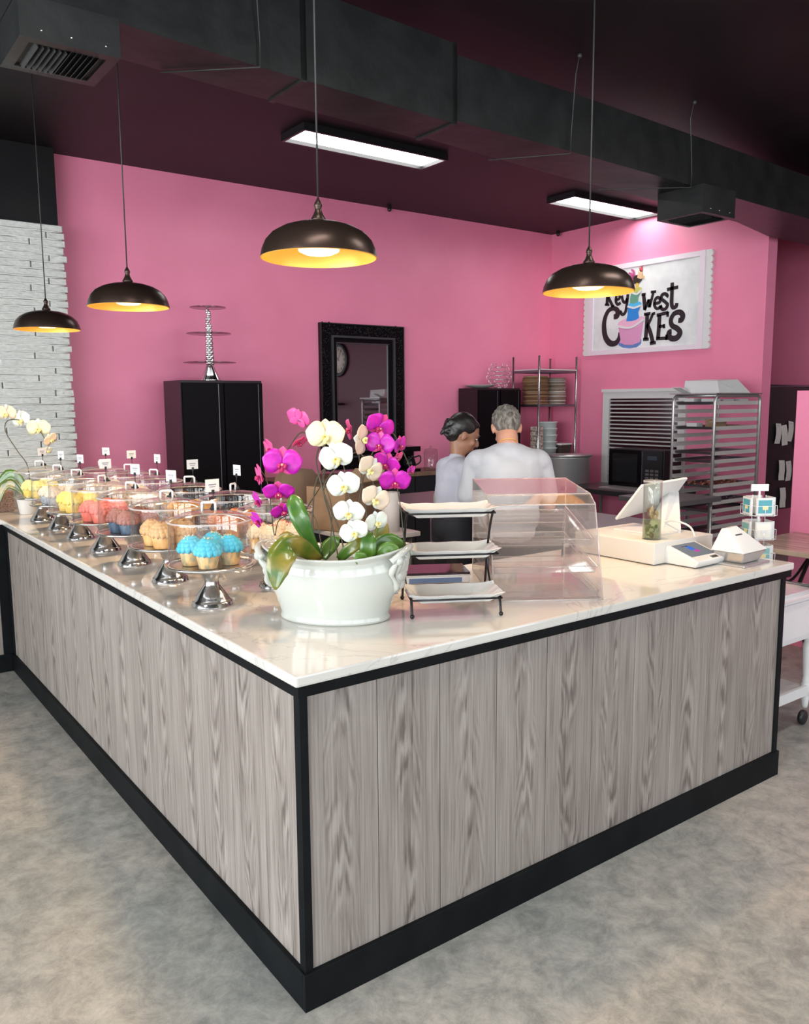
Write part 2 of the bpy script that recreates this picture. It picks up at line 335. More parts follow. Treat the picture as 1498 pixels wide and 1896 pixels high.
def hanger(hx, hy, ex, ey, ex2, ey2, zz):
    m = MB(T); m.tube([(hx, hy, HC-.001), (hx+.005, hy+.03, 3.40), (ex, ey-.01, zz+.1), (ex, ey-.008, zz-.006), (ex2, ey2, zz-.008)], .0035, 5); m.ball((hx, hy, HC-.012), .014, n=8)
    m.build('hanger_strap', mat('strap', (.05,.05,.05), .5, .3), duct)
hanger(2.68, 1.52, 2.70, 1.60, 2.40, 1.95, dz0); hanger(3.83, 1.58, 3.92, 1.655, 3.45, 2.03, dz0); hanger(.69, 1.46, .72, 1.52, .40, 1.80, dz0)
def vent(cx, cy, wx, wy, zb, zt, name, label):
    t = empty(name, (cx, cy, zb), label=label, cat='vent', group='air outlets under the black duct')
    MB().box(-wx/2, wx/2, -wy/2, wy/2, .012, zt-zb).build('vent_box', ductm, t)
    m = MB(); a, b, c, d = -wx/2, wx/2, -wy/2, wy/2
    m.box(a, b, c, c+.045, 0, .012).box(a, b, d-.045, d, 0, .012).box(a, a+.04, c+.045, d-.045, 0, .012).box(b-.04, b, c+.045, d-.045, 0, .012); m.build('grille_frame', ductm, t)
    MB().box(a+.035, b-.035, c+.04, d-.04, .008, .0119).build('grille_back', blackpaint, t)
    n = 12; s_ = None
    for i in range(n):
        x = a+.055+(wx-.11)*(i+.5)/n
        if s_ is None: s_ = MB().box(-.001, .001, c+.05, d-.05, -.011, .011).build('louver', ductm, t)
        q = s_ if i == 0 else shared('louver', s_, t, (0,0,0)); q.location = (x, 0, 0); q.rotation_euler = (0, -.6 if i < n/2 else .6, 0)
    m = MB()
    for x in (-.1, 0, .12): m.ball((x, c-.001, .03), .0045, n=8)
    m.build('screw', steel, t)
    return t
vent(-.065, 1.592, .345, .335, 2.862, 2.998, 'air_vent', 'black air vent box with louvred grille at top left corner')
vent(4.15, 1.76, .37, .36, 2.835, 3.014, 'air_vent', 'small black air vent box right of the far ceiling light')
def panel(x0, x1, y0, y1, label):
    t = empty('ceiling_light', ((x0+x1)/2, (y0+y1)/2, HC-.05), label=label, cat='light', group='flat ceiling lights'); a, b = (x1-x0)/2, (y1-y0)/2
    m = MB().box(-a, a, -b, -b+.02, 0, .05).box(-a, a, b-.02, b, 0, .05).box(-a, -a+.02, -b+.02, b-.02, 0, .05).box(a-.02, a, -b+.02, b-.02, 0, .05).box(-a+.02, a-.02, -b+.02, b-.02, .046, .05)
    m.build('frame', blackm, t); MB().box(-a+.021, a-.021, -b+.021, b-.021, .026, .045).build('diffuser', panelm, t)
panel(2.0, 3.27, 3.37, 3.70, 'long white ceiling light above the pink wall, left one')
panel(4.93, 6.22, 3.57, 3.92, 'long white ceiling light near the far corner, right one')
for i_, lx in enumerate((-3.2, -.4, 2.4, 5.2)): panel(lx-.63, lx+.63, -.77, -.43, 'added white ceiling light, out of view above the sales floor, %s from the left windows' % ('first', 'second', 'third', 'fourth')[i_])  # added out-of-view fixtures that house the ceiling fill lights
for p, lb in (((3.9, 5.03, HC-.03), 'tiny black camera at top of the long pink wall'), ((6.17, 4.93, HC-.03), 'tiny black camera in the top wall corner')):
    t = empty('wall_camera', p, label=lb, cat='camera', group='tiny ceiling cameras'); MB().ball((0,0,0), .022, n=10).build('lens_ball', blackm, t); MB().box(-.015, .015, -.015, .015, .01, .03).build('bracket', blackm, t)
# pendant lamps
def make_pendant():
    t = empty('pendant_lamp', (0,0,0), label='', cat='lamp', group='bronze dome pendants over the counter')
    R = .18; K = R/.21
    prof = [(R, 0), (R*.995, .008), (R*.97, .03), (R*.91, .058), (R*.80, .083), (R*.62, .104), (R*.42, .117), (R*.2, .124), (.020, .127)]
    prof = [(r*1, z*K) for r, z in prof]
    MB().lathe(prof, 64).build('shade', bronze, t)
    MB().lathe([(r-.004 if r > .03 else r, z-.002) for r, z in prof], 64).lathe([(R, 0), (R-.004, -.002)], 64).build('shade_lining', gold, t, label='gold inside of the shade')
    MB(Matrix.Scale(K, 4)).lathe([(.0, .126), (.026, .126), (.027, .135), (.018, .15), (.012, .165), (.012, .175), (.015, .18), (.013, .19), (.007, .2), (.0, .215)], 20).build('neck', bronze, t)
    MB().tube([(0,0,.17), (0,0,.8), (0,0,1.45)], .003, 8).build('cord', mat('cord_black', (.03,.028,.028), .5), t)
    MB().lathe([(0, 1.40), (.018, 1.40), (.022, 1.41), (.022, 1.43), (0, 1.43)], 20).build('ceiling_rose', bronze, t)
    MB(Matrix.Scale(K, 4)).lathe([(0, .012), (.05, .014), (.072, .024), (.075, .036), (.07, .055), (.04, .06), (.0, .06)], 32).build('diffuser', bulbm, t)
    return t
P0 = make_pendant()
PL = [((.374, .489, 2.048), 'largest dark bronze pendant lamp, hanging nearest over the counter corner'), ((1.608, .486, 2.033), 'dark bronze pendant lamp hanging in front of the shop sign'),
      ((.304, 2.06, 2.043), 'dark bronze pendant lamp hanging before the left part of the pink wall'), ((.253, 3.33, 2.032), 'farthest, smallest dark bronze pendant lamp, before the white brick')]
for i, (p, lb) in enumerate(PL):
    o = P0 if i == 0 else dup(P0, p, 0, lb); o.location = p; o['label'] = lb
    l = bpy.data.lights.new('pendant_bulb', 'SPOT'); l.energy = 31; l.color = (1, .70, .42); l.spot_size = math.radians(150); l.spot_blend = .6; l.shadow_soft_size = .06
    lo = bpy.data.objects.new('pendant_bulb', l); COL.objects.link(lo); lo.parent = o; lo.location = (0, 0, .004)

# ================================================================ the counter
LB, LA = 2.306, 3.5559; hp, Hb = .1076, .868
ct = empty('service_counter', (0, 0, 0), label='large L-shaped service counter clad in grey wood planks with black trim', cat='counter')
xs = [.015, .237, .457, .679, .897, 1.118, 1.338, 1.56, 1.782, 2.001, 2.222, LB-.02]
for a, b in zip(xs, xs[1:]): MB().box(a+.0012, b-.0012, 0, .012, hp-.02, Hb+.005).build('plank', plankm, ct, bevel=.0012, seg=1)
ys = [.015, .214] + [.214+.2235*i for i in range(1, 15)] + [LA]
for a, b in zip(ys, ys[1:]):
    if b > a+.01: MB().box(0, .012, a+.0012, b-.0012, hp-.02, Hb+.005).build('plank', plankm, ct, bevel=.0012, seg=1)
xl = [-.015-.222*i for i in range(12)]
for a, b in zip(xl[1:], xl): MB().box(a+.0012, b-.0012, LA, LA+.012, hp-.02, Hb+.005).build('plank', plankm, ct, bevel=.0012, seg=1)
cd_ = mat('counter_inside', (.02,.018,.018), .7)
MB().box(.012, LB-.005, .012, .70, 0, .899).box(.012, .70, .70, 4.2, 0, .899).box(-2.6, .012, LA+.012, 4.2, 0, .899).build('carcass', cd_, ct)
e = .015
MB().box(-e, LB+e, -e, .0, 0, hp).build('plinth_board', blacktrim, ct, bevel=.002); MB().box(-e, 0, 0, LA-e, 0, hp).build('plinth_board', blacktrim, ct, bevel=.002)
MB().box(-2.6, -e, LA-e, LA, 0, hp).build('plinth_board', blacktrim, ct, bevel=.002); MB().box(LB, LB+e, 0, .7, 0, hp).build('plinth_board', blacktrim, ct, bevel=.002)
MB().box(-e, LB+.035, -e, 0, Hb, .899).build('top_band', blacktrim, ct, bevel=.002); MB().box(-e, 0, 0, LA-e, Hb, .899).build('top_band', blacktrim, ct, bevel=.002)
MB().box(-2.6, -e, LA-e, LA, Hb, .899).build('top_band', blacktrim, ct); MB().box(LB, LB+.035, 0, .7, Hb, .899).build('top_band', blacktrim, ct)
MB().box(-.008, .016, -.008, .0, hp, Hb).box(-.008, 0, 0, .022, hp, Hb).build('corner_post', blacktrim, ct, bevel=.001)
MB().box(LB-.022, LB+.006, -.008, .03, hp, Hb).build('corner_post', blacktrim, ct, bevel=.001)
MB().box(-.008, 0, LA-.05, LA, hp, Hb).box(-.06, -.008, LA-.008, LA, hp, Hb).build('corner_post', blacktrim, ct, bevel=.001)
MB().box(LB-.004, LB, .03, .69, hp, Hb).build('end_panel', plankm, ct)
mt = MB().prism([(-.025,-.025), (LB+.035,-.025), (LB+.035,.80), (.80,.80), (.80,LA+.75), (-2.6,LA+.75), (-2.6,LA-.025), (-.025,LA-.025)], .90, H).build('marble_countertop', marblem, bevel=.006,
    label='white veined marble countertop running around the whole counter', cat='countertop')

# ================================================================ cake stands, glass covers, cupcakes, tags
def make_stand():
    t = empty('cake_stand', (0,0,0), label='', cat='cake stand', group='')
    MB().lathe([(0, .136), (.02, .137), (.13, .138), (.146, .142), (.150, .146), (.151, .142), (.148, .136), (.13, .133), (.03, .131), (0, .130)], 64).build('plate', steel, t)
    MB().lathe([(0, .1305), (.046, .130), (.037, .116), (.029, .100), (.0245, .086), (.0235, .079), (.0250, .0765), (.0245, .074), (.028, .067), (.037, .054), (.047, .040), (.055, .028), (.059, .020), (.062, .017), (.066, .014), (.0665, .006), (.069, .003), (.069, 0), (.06, .0), (0, .002)], 48).build('pedestal', mat('pedestal_steel', (.50,.48,.47), .17, 1), t)
    return t
def make_cover():
    t = empty('glass_cake_cover', (0,0,0), label='', cat='cake cover', group='')
    MB().lathe([(.137, 0), (.135, .14), (.137, .146), (.133, .149)], 64).build('cover_wall', glassm, t)
    MB().lathe([(.138, 0), (.139, .002), (.138, .004), (.136, .002), (.138, 0)], 64).build('bottom_rim', glassedge, t)
    MB().lathe([(.139, .149), (.125, .158), (.09, .172), (.05, .180), (0, .183)], 64).build('lid', glassm, t)
    MB().lathe([(.139, .146), (.1405, .149), (.139, .152), (.137, .149), (.139, .146)], 64).build('lid_rim', glassedge, t)
    m = MB(); m.tube([(-.022, 0, .180), (-.022, 0, .202)] + [(-.016+.004*math.cos(a)-.002, 0, .204+.004*math.sin(a)) for a in (PI*.9, PI*.6)] + [(.017, 0, .208), (.022, 0, .203), (.022, 0, .180)], .0042, 8)
    m.build('handle', mat('clear_handle', (.78,.77,.76), .12), t)
    return t
def swirl(m, r, h, z0, rip=13):
    for i, (q, zz, t) in enumerate(((.78, .10, .34), (.72, .34, .32), (.52, .58, .30), (.30, .80, .26))):   # stacked ruffled rings shrinking upwards
        k = 78; pts = []; rs = []
        for j in range(k):
            a = 2*PI*j/k; w_ = 1+.035*math.sin(a*rip+i*1.1); pts.append((r*q*math.cos(a)*w_, r*q*math.sin(a)*w_, z0+h*zz+.0015*math.sin(a*rip*1+i)+.0015*math.sin(a))); rs.append(r*t*(1+.17*math.sin(a*rip+i*1.1)))
        m.tube(pts, rs, 8, closed=True)
    m.ball((0, 0, z0+h*.42), r*.75, r*.75, h*.55, 12)
def make_cupcake(wm, fm, tops=None):
    t = empty('cupcake', (0,0,0), label='', cat='cupcake', group='')
    k = 48; MB().lathe([(0, 0), (.0245, 0), (.025, .002), (.033, .043), (.0325, .044), (.029, .043), (0, .043)], k, wob=lambda a, j: 1+.022*math.cos(a*24)).build('wrapper', wm, t)
    m = MB(); swirl(m, .0345, .040, .042); m.build('frosting', fm, t)
    if tops:
        m = MB(); rr = random.Random(3)
        for i in range(16):
            a = rr.uniform(0, 2*PI); q = rr.uniform(.002, .022); c = Vector((q*math.cos(a), q*math.sin(a), .083-q*q*22)); d = Vector((rr.uniform(-1,1), rr.uniform(-1,1), rr.uniform(.2,1.2))).normalized()*.007
            m.tube([c, c+d], .0012, 4)
        m.build('sprinkles', tops, t, kind='stuff')
    return t
def fros(n, c): return mat(n, c, .55, sub=.15)
def wrap(n, c1, c2): return vary(mat(n, c1, .5), c1, c2, 60, 2, (1,1,.5))
tan = wrap('golden_wrapper', (.72,.36,.10), (.85,.52,.20)); flavours = {
 'aqua': (wrap('speckled_wrapper', (.35,.30,.16), (.85,.48,.18)), fros('aqua_frosting', (.06,.50,.70)), mat('sprinkle_cream', (.8,.72,.45), .5)),
 'caramel': (tan, fros('caramel_frosting', (.68,.40,.17)), mat('caramel_drizzle', (.35,.13,.03), .3)),
 'chocolate': (wrap('dark_blue_wrapper', (.02,.04,.08), (.06,.13,.22)), fros('chocolate_pink_frosting', (.36,.13,.10)), mat('choc_bits', (.12,.03,.02), .4)),
 'coral': (wrap('coral_wrapper', (.65,.10,.06), (.80,.22,.16)), fros('coral_frosting', (.80,.20,.17)), None),
 'lemon': (wrap('yellow_wrapper', (.80,.50,.08), (.9,.68,.2)), fros('lemon_frosting', (.85,.72,.18)), None),
 'grey': (wrap('grey_wrapper', (.30,.33,.36), (.5,.52,.55)), fros('ivory_frosting', (.80,.70,.58)), None),
 'yellow': (wrap('bright_wrapper', (.82,.60,.06), (.9,.72,.2)), fros('pale_yellow_frosting', (.86,.78,.30)), None),
 'cream': (tan, fros('cream_frosting', (.85,.68,.48)), mat('red_sprinkle', (.7,.05,.04), .5)),
 'orange': (wrap('orange_wrapper', (.55,.20,.04), (.72,.32,.08)), fros('orange_frosting', (.85,.32,.14)), mat('orange_bits', (.6,.1,.04), .5)),
 'amber': (wrap('brown_wrapper', (.35,.16,.05), (.55,.28,.09)), fros('amber_frosting', (.75,.38,.08)), None),
 'pale': (tan, fros('pale_frosting', (.86,.72,.55)), None),
 'white': (wrap('pale_wrapper', (.7,.6,.45), (.8,.72,.6)), fros('white_frosting', (.82,.80,.76)), None)}
CUP = {}
ST0 = make_stand(); CV0 = make_cover(); used = [0]
tagcol = paper
def make_tag():
    t = empty('flavour_sign', (0,0,0), label='', cat='sign', group='small white flavour signs on the cake covers')
    m = MB(); m.prism([(-.016,-.008), (.016,-.008), (.011,.008), (-.011,.008)], 0, .007); m.lathe([(.011,.007), (.009,.014), (.004,.02), (0,.022)], 12); m.build('clip_base', blackm, t)
    MB().tube([(0,0,.018), (0,0,.05), (0,.002,.062)], .0016, 6).box(-.004, .004, -.003, .0035, .054, .068).build('wire_stem', blackm, t)
    c = MB().box(-.027, .027, .0025, .0035, .060, .103).build('card', paper, t)
    g = MB().box(-.015, .015, .0018, .0024, .083, .087).box(-.012, .011, .0018, .0024, .076, .0785)
    g.build('lettering', greyp, c)
    return t
TG0 = make_tag(); S0, C0, G0 = [True], [True], [True]
names = [ # x, y, flavour, tag yaw, where
 (.117, .806, 'aqua', .9, 'first front-row stand from the counter corner'), (.144, 1.262, 'caramel', -.6, 'second front-row stand from the counter corner'),
 (.148, 1.684, 'chocolate', -.55, 'third front-row stand from the counter corner'), (.151, 2.095, 'coral', .75, 'fourth front-row stand from the counter corner'),
 (.157, 2.54, 'lemon', -.7, 'fifth front-row stand from the counter corner'), (.163, 2.935, 'grey', -.65, 'sixth front-row stand from the counter corner'),
 (.167, 3.355, 'yellow', 1.1, 'seventh, farthest front-row stand'), (.43, .93, 'cream', None, 'back-row stand nearest the orchid planter'),
 (.455, 1.345, 'orange', -.9, 'second back-row stand from the planter'), (.445, 1.78, 'amber', .75, 'third back-row stand from the planter'),
 (.46, 2.28, 'white', -.8, 'fourth back-row stand from the planter'), (.48, 2.72, 'pale', .95, 'fifth back-row stand from the planter'), (.46, 3.12, 'white', -.45, 'farthest back-row stand')]
VA = math.radians(-36.5)                                            # yaw that faces the shop's customers
for i, (x, y, fl, tg, lb) in enumerate(names):
    row = 'front row' if i < 7 else 'back row'
    s = ST0 if i == 0 else dup(ST0, (0,0,0)); s.location = (x, y, H); s['label'] = 'polished steel cake stand, '+lb; s['group'] = 'steel cake stands, '+row
    c = CV0 if i == 0 else dup(CV0, (0,0,0)); c.location = (x, y, H+.141); c.rotation_euler.z = VA+(.1, .25, -.2, 1.2, .3, -.1, .2, .4, 1.3, .1, -.3, .2, 0)[i]
    c['label'] = 'clear domed cake cover on the '+lb; c['group'] = 'clear cake covers, '+row
    src = fl not in CUP
    if src: CUP[fl] = make_cupcake(*flavours[fl])
    for k_, wh in enumerate(('front', 'right', 'rear', 'left')):
        a = VA-PI/2 + k_*PI/2 + (.10, -.12, .05, .1, -.08, .0, .1, -.1, .08, 0, .1, -.05, 0)[i]; r = .064
        p = (x+r*math.cos(a), y+r*math.sin(a), H+.139)
        o = CUP[fl] if src and k_ == 0 else dup(CUP[fl], p, random.uniform(0, 6))
        o.location = p; o.scale = (1.17, 1.17, 1.17); o['label'] = '%s %s-frosted cupcake on the %s' % (wh, fl, lb); o['group'] = '%s cupcakes on the %s' % (fl, lb)
    if tg is not None:
        g = TG0 if G0[0] else dup(TG0, (0,0,0)); G0[0] = False
        d = Vector((math.cos(VA), math.sin(VA), 0))*.010+Vector((-math.sin(VA), math.cos(VA), 0))*.028
        g.location = (x+d.x, y+d.y, H+.141+.1795); g.rotation_euler = (0, 0, VA+tg*.9)
        g['label'] = 'flavour sign clipped atop the '+lb
# white pot with white orchid, woven box and grey basket at the far end
def leafmesh(mb, pts, wid, th=.0016, fold=.18, up=(0,0,1), nrm=None):   # a leaf: centre line + widths, closed thin body with a midrib fold
    pts = [Vector(p) for p in pts]; k = len(pts); vs = []
    for i, p in enumerate(pts):
        t = (pts[min(i+1, k-1)]-pts[max(i-1, 0)]).normalized(); s = t.cross(Vector(nrm or up)); s = s.normalized() if s.length > 1e-4 else Vector((1,0,0)); u = s.cross(t).normalized(); w_ = wid[i]
        for f, hgt in ((-1, fold), (-.5, fold*.38), (0, 0), (.5, fold*.38), (1, fold)): vs.append(p+s*w_*f+u*(hgt*w_))
        for f, hgt in ((1, fold), (.5, fold*.38), (0, 0), (-.5, fold*.38), (-1, fold)): vs.append(p+s*w_*f*.995+u*(hgt*w_-th))
    fs = [(i*10+j, i*10+(j+1) % 10, i*10+10+(j+1) % 10, i*10+10+j) for i in range(k-1) for j in range(10)]
    fs += [tuple(range(10))[::-1], tuple(range((k-1)*10, k*10))]
    mb.add(vs, fs, True)
def smooth(pts, n=4):
    P = [Vector(p) for p in pts]; out = []
    for i in range(len(P)-1):
        a, b, c, d = P[max(i-1, 0)], P[i], P[i+1], P[min(i+2, len(P)-1)]
        for j in range(n):
            t = j/n; out.append(.5*((2*b)+(c-a)*t+(2*a-5*b+4*c-d)*t*t+(3*b-a-3*c+d)*t**3))
    return out+[P[-1]]
def interp(ws, m):
    out = []
    for i in range(m):
        q = i/(m-1)*(len(ws)-1); a = int(min(q, len(ws)-2)); out.append(ws[a]+(ws[a+1]-ws[a])*(q-a))
    return out
leafm = vary(mat('orchid_leaf', (.06,.16,.02), .28, coat=.3), (.03,.10,.012), (.10,.20,.02), 9, 3)
leafy = vary(mat('orchid_leaf_yellowing', (.2,.2,.03), .28, coat=.3), (.05,.12,.012), (.26,.19,.03), 16, 3)
stemm = mat('orchid_stem', (.055,.05,.025), .5)
def leaf(parent, pts, wid, m=None, n=4, **kw):
    P = smooth([Vector(p)-parent.location for p in pts], n); mb = MB(); leafmesh(mb, P, interp(wid, len(P)), **kw); return mb.build('leaf', m or leafm, parent)
def petal_mb(l, w_, cup=.15, wave=0):
    m = MB(); k = 8; pts = [(0, 0, 0)]+[(0, l*i/k, cup*l*math.sin(PI*.5*i/k)*(1-.6*i/k)) for i in range(1, k+1)]
    ws = [w_*q for q in (.18, .55, .85, 1, 1.02, .95, .78, .48, .06)]
    leafmesh(m, pts, ws, th=.0006, fold=.10); return m
def make_flower(kind, pm, pm2, lipm, ym):
    c = MB(); c.ball((0, -.004, .008), .0065, .005, .006, 10); c.ball((0, -.010, .010), .005, .009, .004, 10); c.ball((-.006, -.006, .012), .004, .006, .006, 8); c.ball((.006, -.006, .012), .004, .006, .006, 8)
    core = c.build('flower', lipm)
    for a, l, w_, mm, zz in ((90, .034, .013, pm2, -.0015), (-35, .033, .0135, pm2, -.0015), (215, .033, .0135, pm2, -.0015), (12, .042, .0255, pm, .001), (168, .042, .0255, pm, .001)):
        o = petal_mb(l, w_, .10).build('petal', mm, core); o.location = (0, 0, zz); o.rotation_euler = (0, 0, math.radians(a-90))
    m = MB(); m.ball((0, -.002, .0135), .0028, n=8); m.build('flower_eye', ym, core)
    COL.objects.unlink(core) if False else None
    return core
mag = vary(mat('magenta_petal', (.6,.02,.5), .45, sub=.2), (.42,.004,.33), (.56,.015,.42), 60, 3); magp = mat('pink_petal_back', (.68,.07,.28), .5, sub=.2)
whi = mat('white_petal', (.74,.72,.62), .5, sub=.2); whi2 = mat('white_sepal', (.72,.72,.68), .5, sub=.2); crm = mat('cream_petal', (.78,.67,.42), .5, sub=.2); pch = mat('peach_petal', (.76,.57,.43), .5, sub=.2)
lipw = mat('yellow_lip', (.82,.72,.30), .5); lipg = mat('lip_eye', (.55,.33,.03), .5); lipd = mat('crimson_lip', (.42,.01,.10), .5); lipe = mat('lip_light', (.75,.35,.25), .5)
def place_flower(src, parent, px, py, dep, width, yaw, pitch, roll=0, first=None):
    # yaw 0 faces the camera side of the counter; +yaw turns the face to the right, pitch down positive
    p = atd(px, py, dep)-parent.location
    back = Vector((-math.sin(YAW+0), -math.cos(YAW), 0)); R0 = Matrix(((math.cos(YAW), 0, back.x), (-math.sin(YAW), 0, back.y), (0, 1, 0)))   # local x right, y up, z to viewer
    R = R0 @ (Matrix.Rotation(math.radians(yaw), 3, 'Y') @ Matrix.Rotation(math.radians(pitch), 3, 'X') @ Matrix.Rotation(math.radians(roll), 3, 'Z'))
    sc = width*dep/FPX/.082
    o = src.copy(); o.parent = parent; COL.objects.link(o); o.name = 'flower'
    o.matrix_local = Matrix.Translation(p) @ R.to_4x4() @ Matrix.Scale(sc, 4)
    for ch in src.children: c = ch.copy(); c.parent = o; COL.objects.link(c)
    return p+parent.location
F_mag = make_flower('m', mag, magp, lipd, lipe); F_whi = make_flower('w', whi, whi2, lipw, lipg); F_crm = make_flower('c', crm, crm, lipw, lipg); F_pch = make_flower('p', pch, whi2, lipw, lipg); F_pnk = make_flower('k', magp, magp, lipd, lipe)
def stem(parent, pts, r=.0022, name='flower_stem'):
    MB().tube([p-parent.location for p in smooth(pts, 5)], r, 6).build(name, stemm, parent)
# planter: oval white footbath pot with moulded handles
PD = 2.56; pc = Vector((.362, .414, H)); pa = math.radians(-49)
pot = empty('oval_planter', pc, pa, label='large oval white ceramic planter with moulded shell handles, filled with orchids', cat='planter')
prof = [(0, 0), (.74, 0), (.765, .004), (.768, .010), (.752, .016), (.752, .022), (.785, .045), (.83, .075), (.865, .105), (.885, .130), (.89, .150), (.895, .156), (.885, .163), (.865, .175), (.875, .190), (.91, .204), (.95, .211), (.965, .208), (.95, .203), (.90, .196), (.85, .182), (.84, .165), (.80, .12), (.65, .05), (0, .04)]
def potr(a): return .222, .150
m = MB(); vs = []; n = 72; kk = len(prof)
for i in range(n):
    a = 2*PI*i/n; ca, sa = math.cos(a), math.sin(a)
    for j, (q, z) in enumerate(prof):
        lift = .026*abs(ca)**3*max(0, (z-.09)/.12); ext = 1+.07*abs(ca)**6*(z > .08)
        vs.append((.232*q*ext*ca, .158*q*sa, z+lift))
m.add(vs, [(i*kk+j, ((i+1) % n)*kk+j, ((i+1) % n)*kk+j+1, i*kk+j+1) for i in range(n) for j in range(kk-1)], True)
m.build('bowl', whitec, pot)
for sgn in (-1, 1):
    m = MB()
    for j in range(9):                                              # a fan of moulded ribs under a scrolled grip
        t = j/8; y = (t-.5)*.15; m.tube(smooth([(sgn*(.222-.012*abs(t-.5)), y*.9, .218-.02*abs(t-.5)), (sgn*(.234-.05*(t-.5)**2), y, .198), (sgn*(.226-.10*(t-.5)**2), y*.85, .160), (sgn*.211, y*.55, .122), (sgn*.197, y*.2, .090)], 4), [.0085+.0025*math.sin(q*1.1+j) for q in range(17)], 8)
    for z, r0, w_ in ((.190, .023, .060), (.150, .020, .048), (.118, .014, .030)): m.ball((sgn*.216, 0, z), r0*.9, w_, r0*1.3, 16)
    m.tube(smooth([(sgn*.206, -.085, .200), (sgn*.232, -.06, .222), (sgn*.240, 0, .232), (sgn*.232, .06, .222), (sgn*.206, .085, .200)], 5), .0105, 10)
    for y in (-.07, .07): m.ball((sgn*.226, y, .203), .014, .014, .016, 12)
    m.build('handle', whitec, pot)
MB().lathe([(0, .150), (.185, .150), (.185, .146), (0, .145)], 40, sx=1, sy=.64).build('moss', vary(mat('bark', (.03,.02,.012), .9), (.015,.010,.006), (.06,.04,.025), 60, 4), pot)
o1 = empty('orchid_plant', (pc.x-.10, pc.y+.07, H+.15), label='magenta orchid arching to the left in the white planter', cat='orchid')
o2 = empty('orchid_plant', (pc.x, pc.y, H+.15), label='white and cream orchid in the middle of the planter', cat='orchid')
o3 = empty('orchid_plant', (pc.x+.11, pc.y-.06, H+.15), label='magenta orchid arching to the right in the white planter', cat='orchid')
def A(px, py, d=0): return atd(px, py, PD+d)
for (px, py, wd, yw, pt, rl, s, d) in [(551, 776, 50, 150, -20, 20, F_pnk, .03), (554, 818, 40, 60, 50, 0, F_pnk, .02), (500, 829, 46, -60, 20, 15, F_pnk, .04), (523, 857, 74, 5, 5, -4, F_mag, -.02),
    (482, 880, 54, -68, 10, 20, F_pnk, 0), (516, 909, 60, 5, 38, 0, F_mag, -.01), (478, 925, 46, -62, 25, 25, F_mag, .02), (524, 944, 48, 25, 35, 20, F_mag, .03), (477, 962, 44, -50, 30, 35, F_mag, .01)]:
    place_flower(s, o1, px, py, PD+d, wd, yw, pt, rl)
for (px, py, wd, yw, pt, rl, s, d) in [(603, 806, 74, -5, 0, 0, F_crm, -.06), (624, 846, 70, -15, 10, 18, F_whi, -.08), (637, 898, 64, -5, 5, 12, F_whi, -.09), (646, 948, 60, 0, 8, -5, F_whi, -.10), (656, 984, 56, -5, 8, 22, F_whi, -.10),
    (668, 814, 56, 58, 5, 80, F_pch, -.05), (684, 868, 58, 35, 10, -35, F_pch, -.06), (694, 923, 60, 25, 5, -25, F_pch, -.07), (696, 966, 50, 35, 5, 10, F_whi, -.07)]:
    place_flower(s, o2, px, py, PD+d, wd, yw, pt, rl)
for (px, py, wd, yw, pt, rl, s, d) in [(648, 796, 42, -70, 10, 60, F_pnk, 0), (702, 789, 62, 25, 20, -30, F_mag, -.02), (704, 822, 58, -12, 5, -8, F_mag, -.03), (739, 824, 44, 60, 10, 10, F_mag, .02), (717, 857, 54, -25, 20, -25, F_mag, 0),
    (731, 890, 60, 5, 18, 0, F_mag, -.02), (760, 871, 26, 55, 20, 0, F_mag, .06), (734, 848, 34, 60, 30, 30, F_pnk, .04)]:
    place_flower(s, o3, px, py, PD+d, wd, yw, pt, rl)
for s in (F_mag, F_whi, F_crm, F_pch, F_pnk):
    for ch in list(s.children): bpy.data.objects.remove(ch)
    bpy.data.objects.remove(s)
stem(o1, [A(590, 1035, .02), A(562, 960, .05), A(598, 890, .06), A(600, 830, .05), A(560, 800, .04), A(530, 835, .03), A(500, 850, .02)]); stem(o1, [A(598, 1030, .03), A(578, 950, .07), A(520, 960, .05), A(508, 990, .03), A(497, 900, .02), A(482, 870, .02)], .0018)
stem(o1, [A(580, 1035, .0), A(580, 930, .03), A(590, 880, .04), A(615, 850, .02), A(575, 795, .03), A(551, 778, .03)])
stem(o2, [A(640, 1040, 0), A(628, 980, .0), A(604, 925, 0), A(586, 860, 0), A(592, 825, -.03), A(603, 806, -.05)]); stem(o2, [A(628, 1040, 0), A(612, 960, .0), A(600, 900, .02), A(640, 850, .0), A(668, 840, -.03), A(690, 890, -.04), A(696, 960, -.05)])
stem(o2, [A(610, 1030, 0), A(614, 940, 0), A(598, 880, .0), A(625, 835, -.05), A(640, 880, -.07), A(655, 975, -.08)], .0016)
stem(o3, [A(750, 1025, .02), A(743, 950, .0), A(735, 900, 0)], .0018); stem(o3, [A(675, 1035, 0), A(662, 960, .02), A(680, 860, .02), A(720, 800, .02), A(745, 835, .02), A(760, 868, .05)], .0018); stem(o3, [A(690, 1030, 0), A(672, 900, .03), A(665, 820, .03), A(690, 785, .0), A(704, 800, -.01)], .0018)
px_m = PD/FPX
V = tuple(-_f)
leaf(o1, [A(592, 1032, -.02), A(574, 1000, -.05), A(556, 960, -.07), A(545, 930, -.06), A(541, 916, -.05)], [6*px_m, 11*px_m, 17*px_m, 15*px_m, 2*px_m], nrm=V)
leaf(o1, [A(592, 1038, -.03), A(562, 1016, -.09), A(538, 1010, -.14), A(522, 1030, -.17), A(514, 1060, -.18), A(510, 1092, -.18)], [8*px_m, 16*px_m, 20*px_m, 25*px_m, 19*px_m, 2*px_m], leafy, nrm=V)
leaf(o1, [A(585, 1022, .04), A(556, 1008, .06), A(530, 996, .07), A(516, 1000, .07)], [6*px_m, 11*px_m, 13*px_m, 3*px_m], leafy, nrm=V)
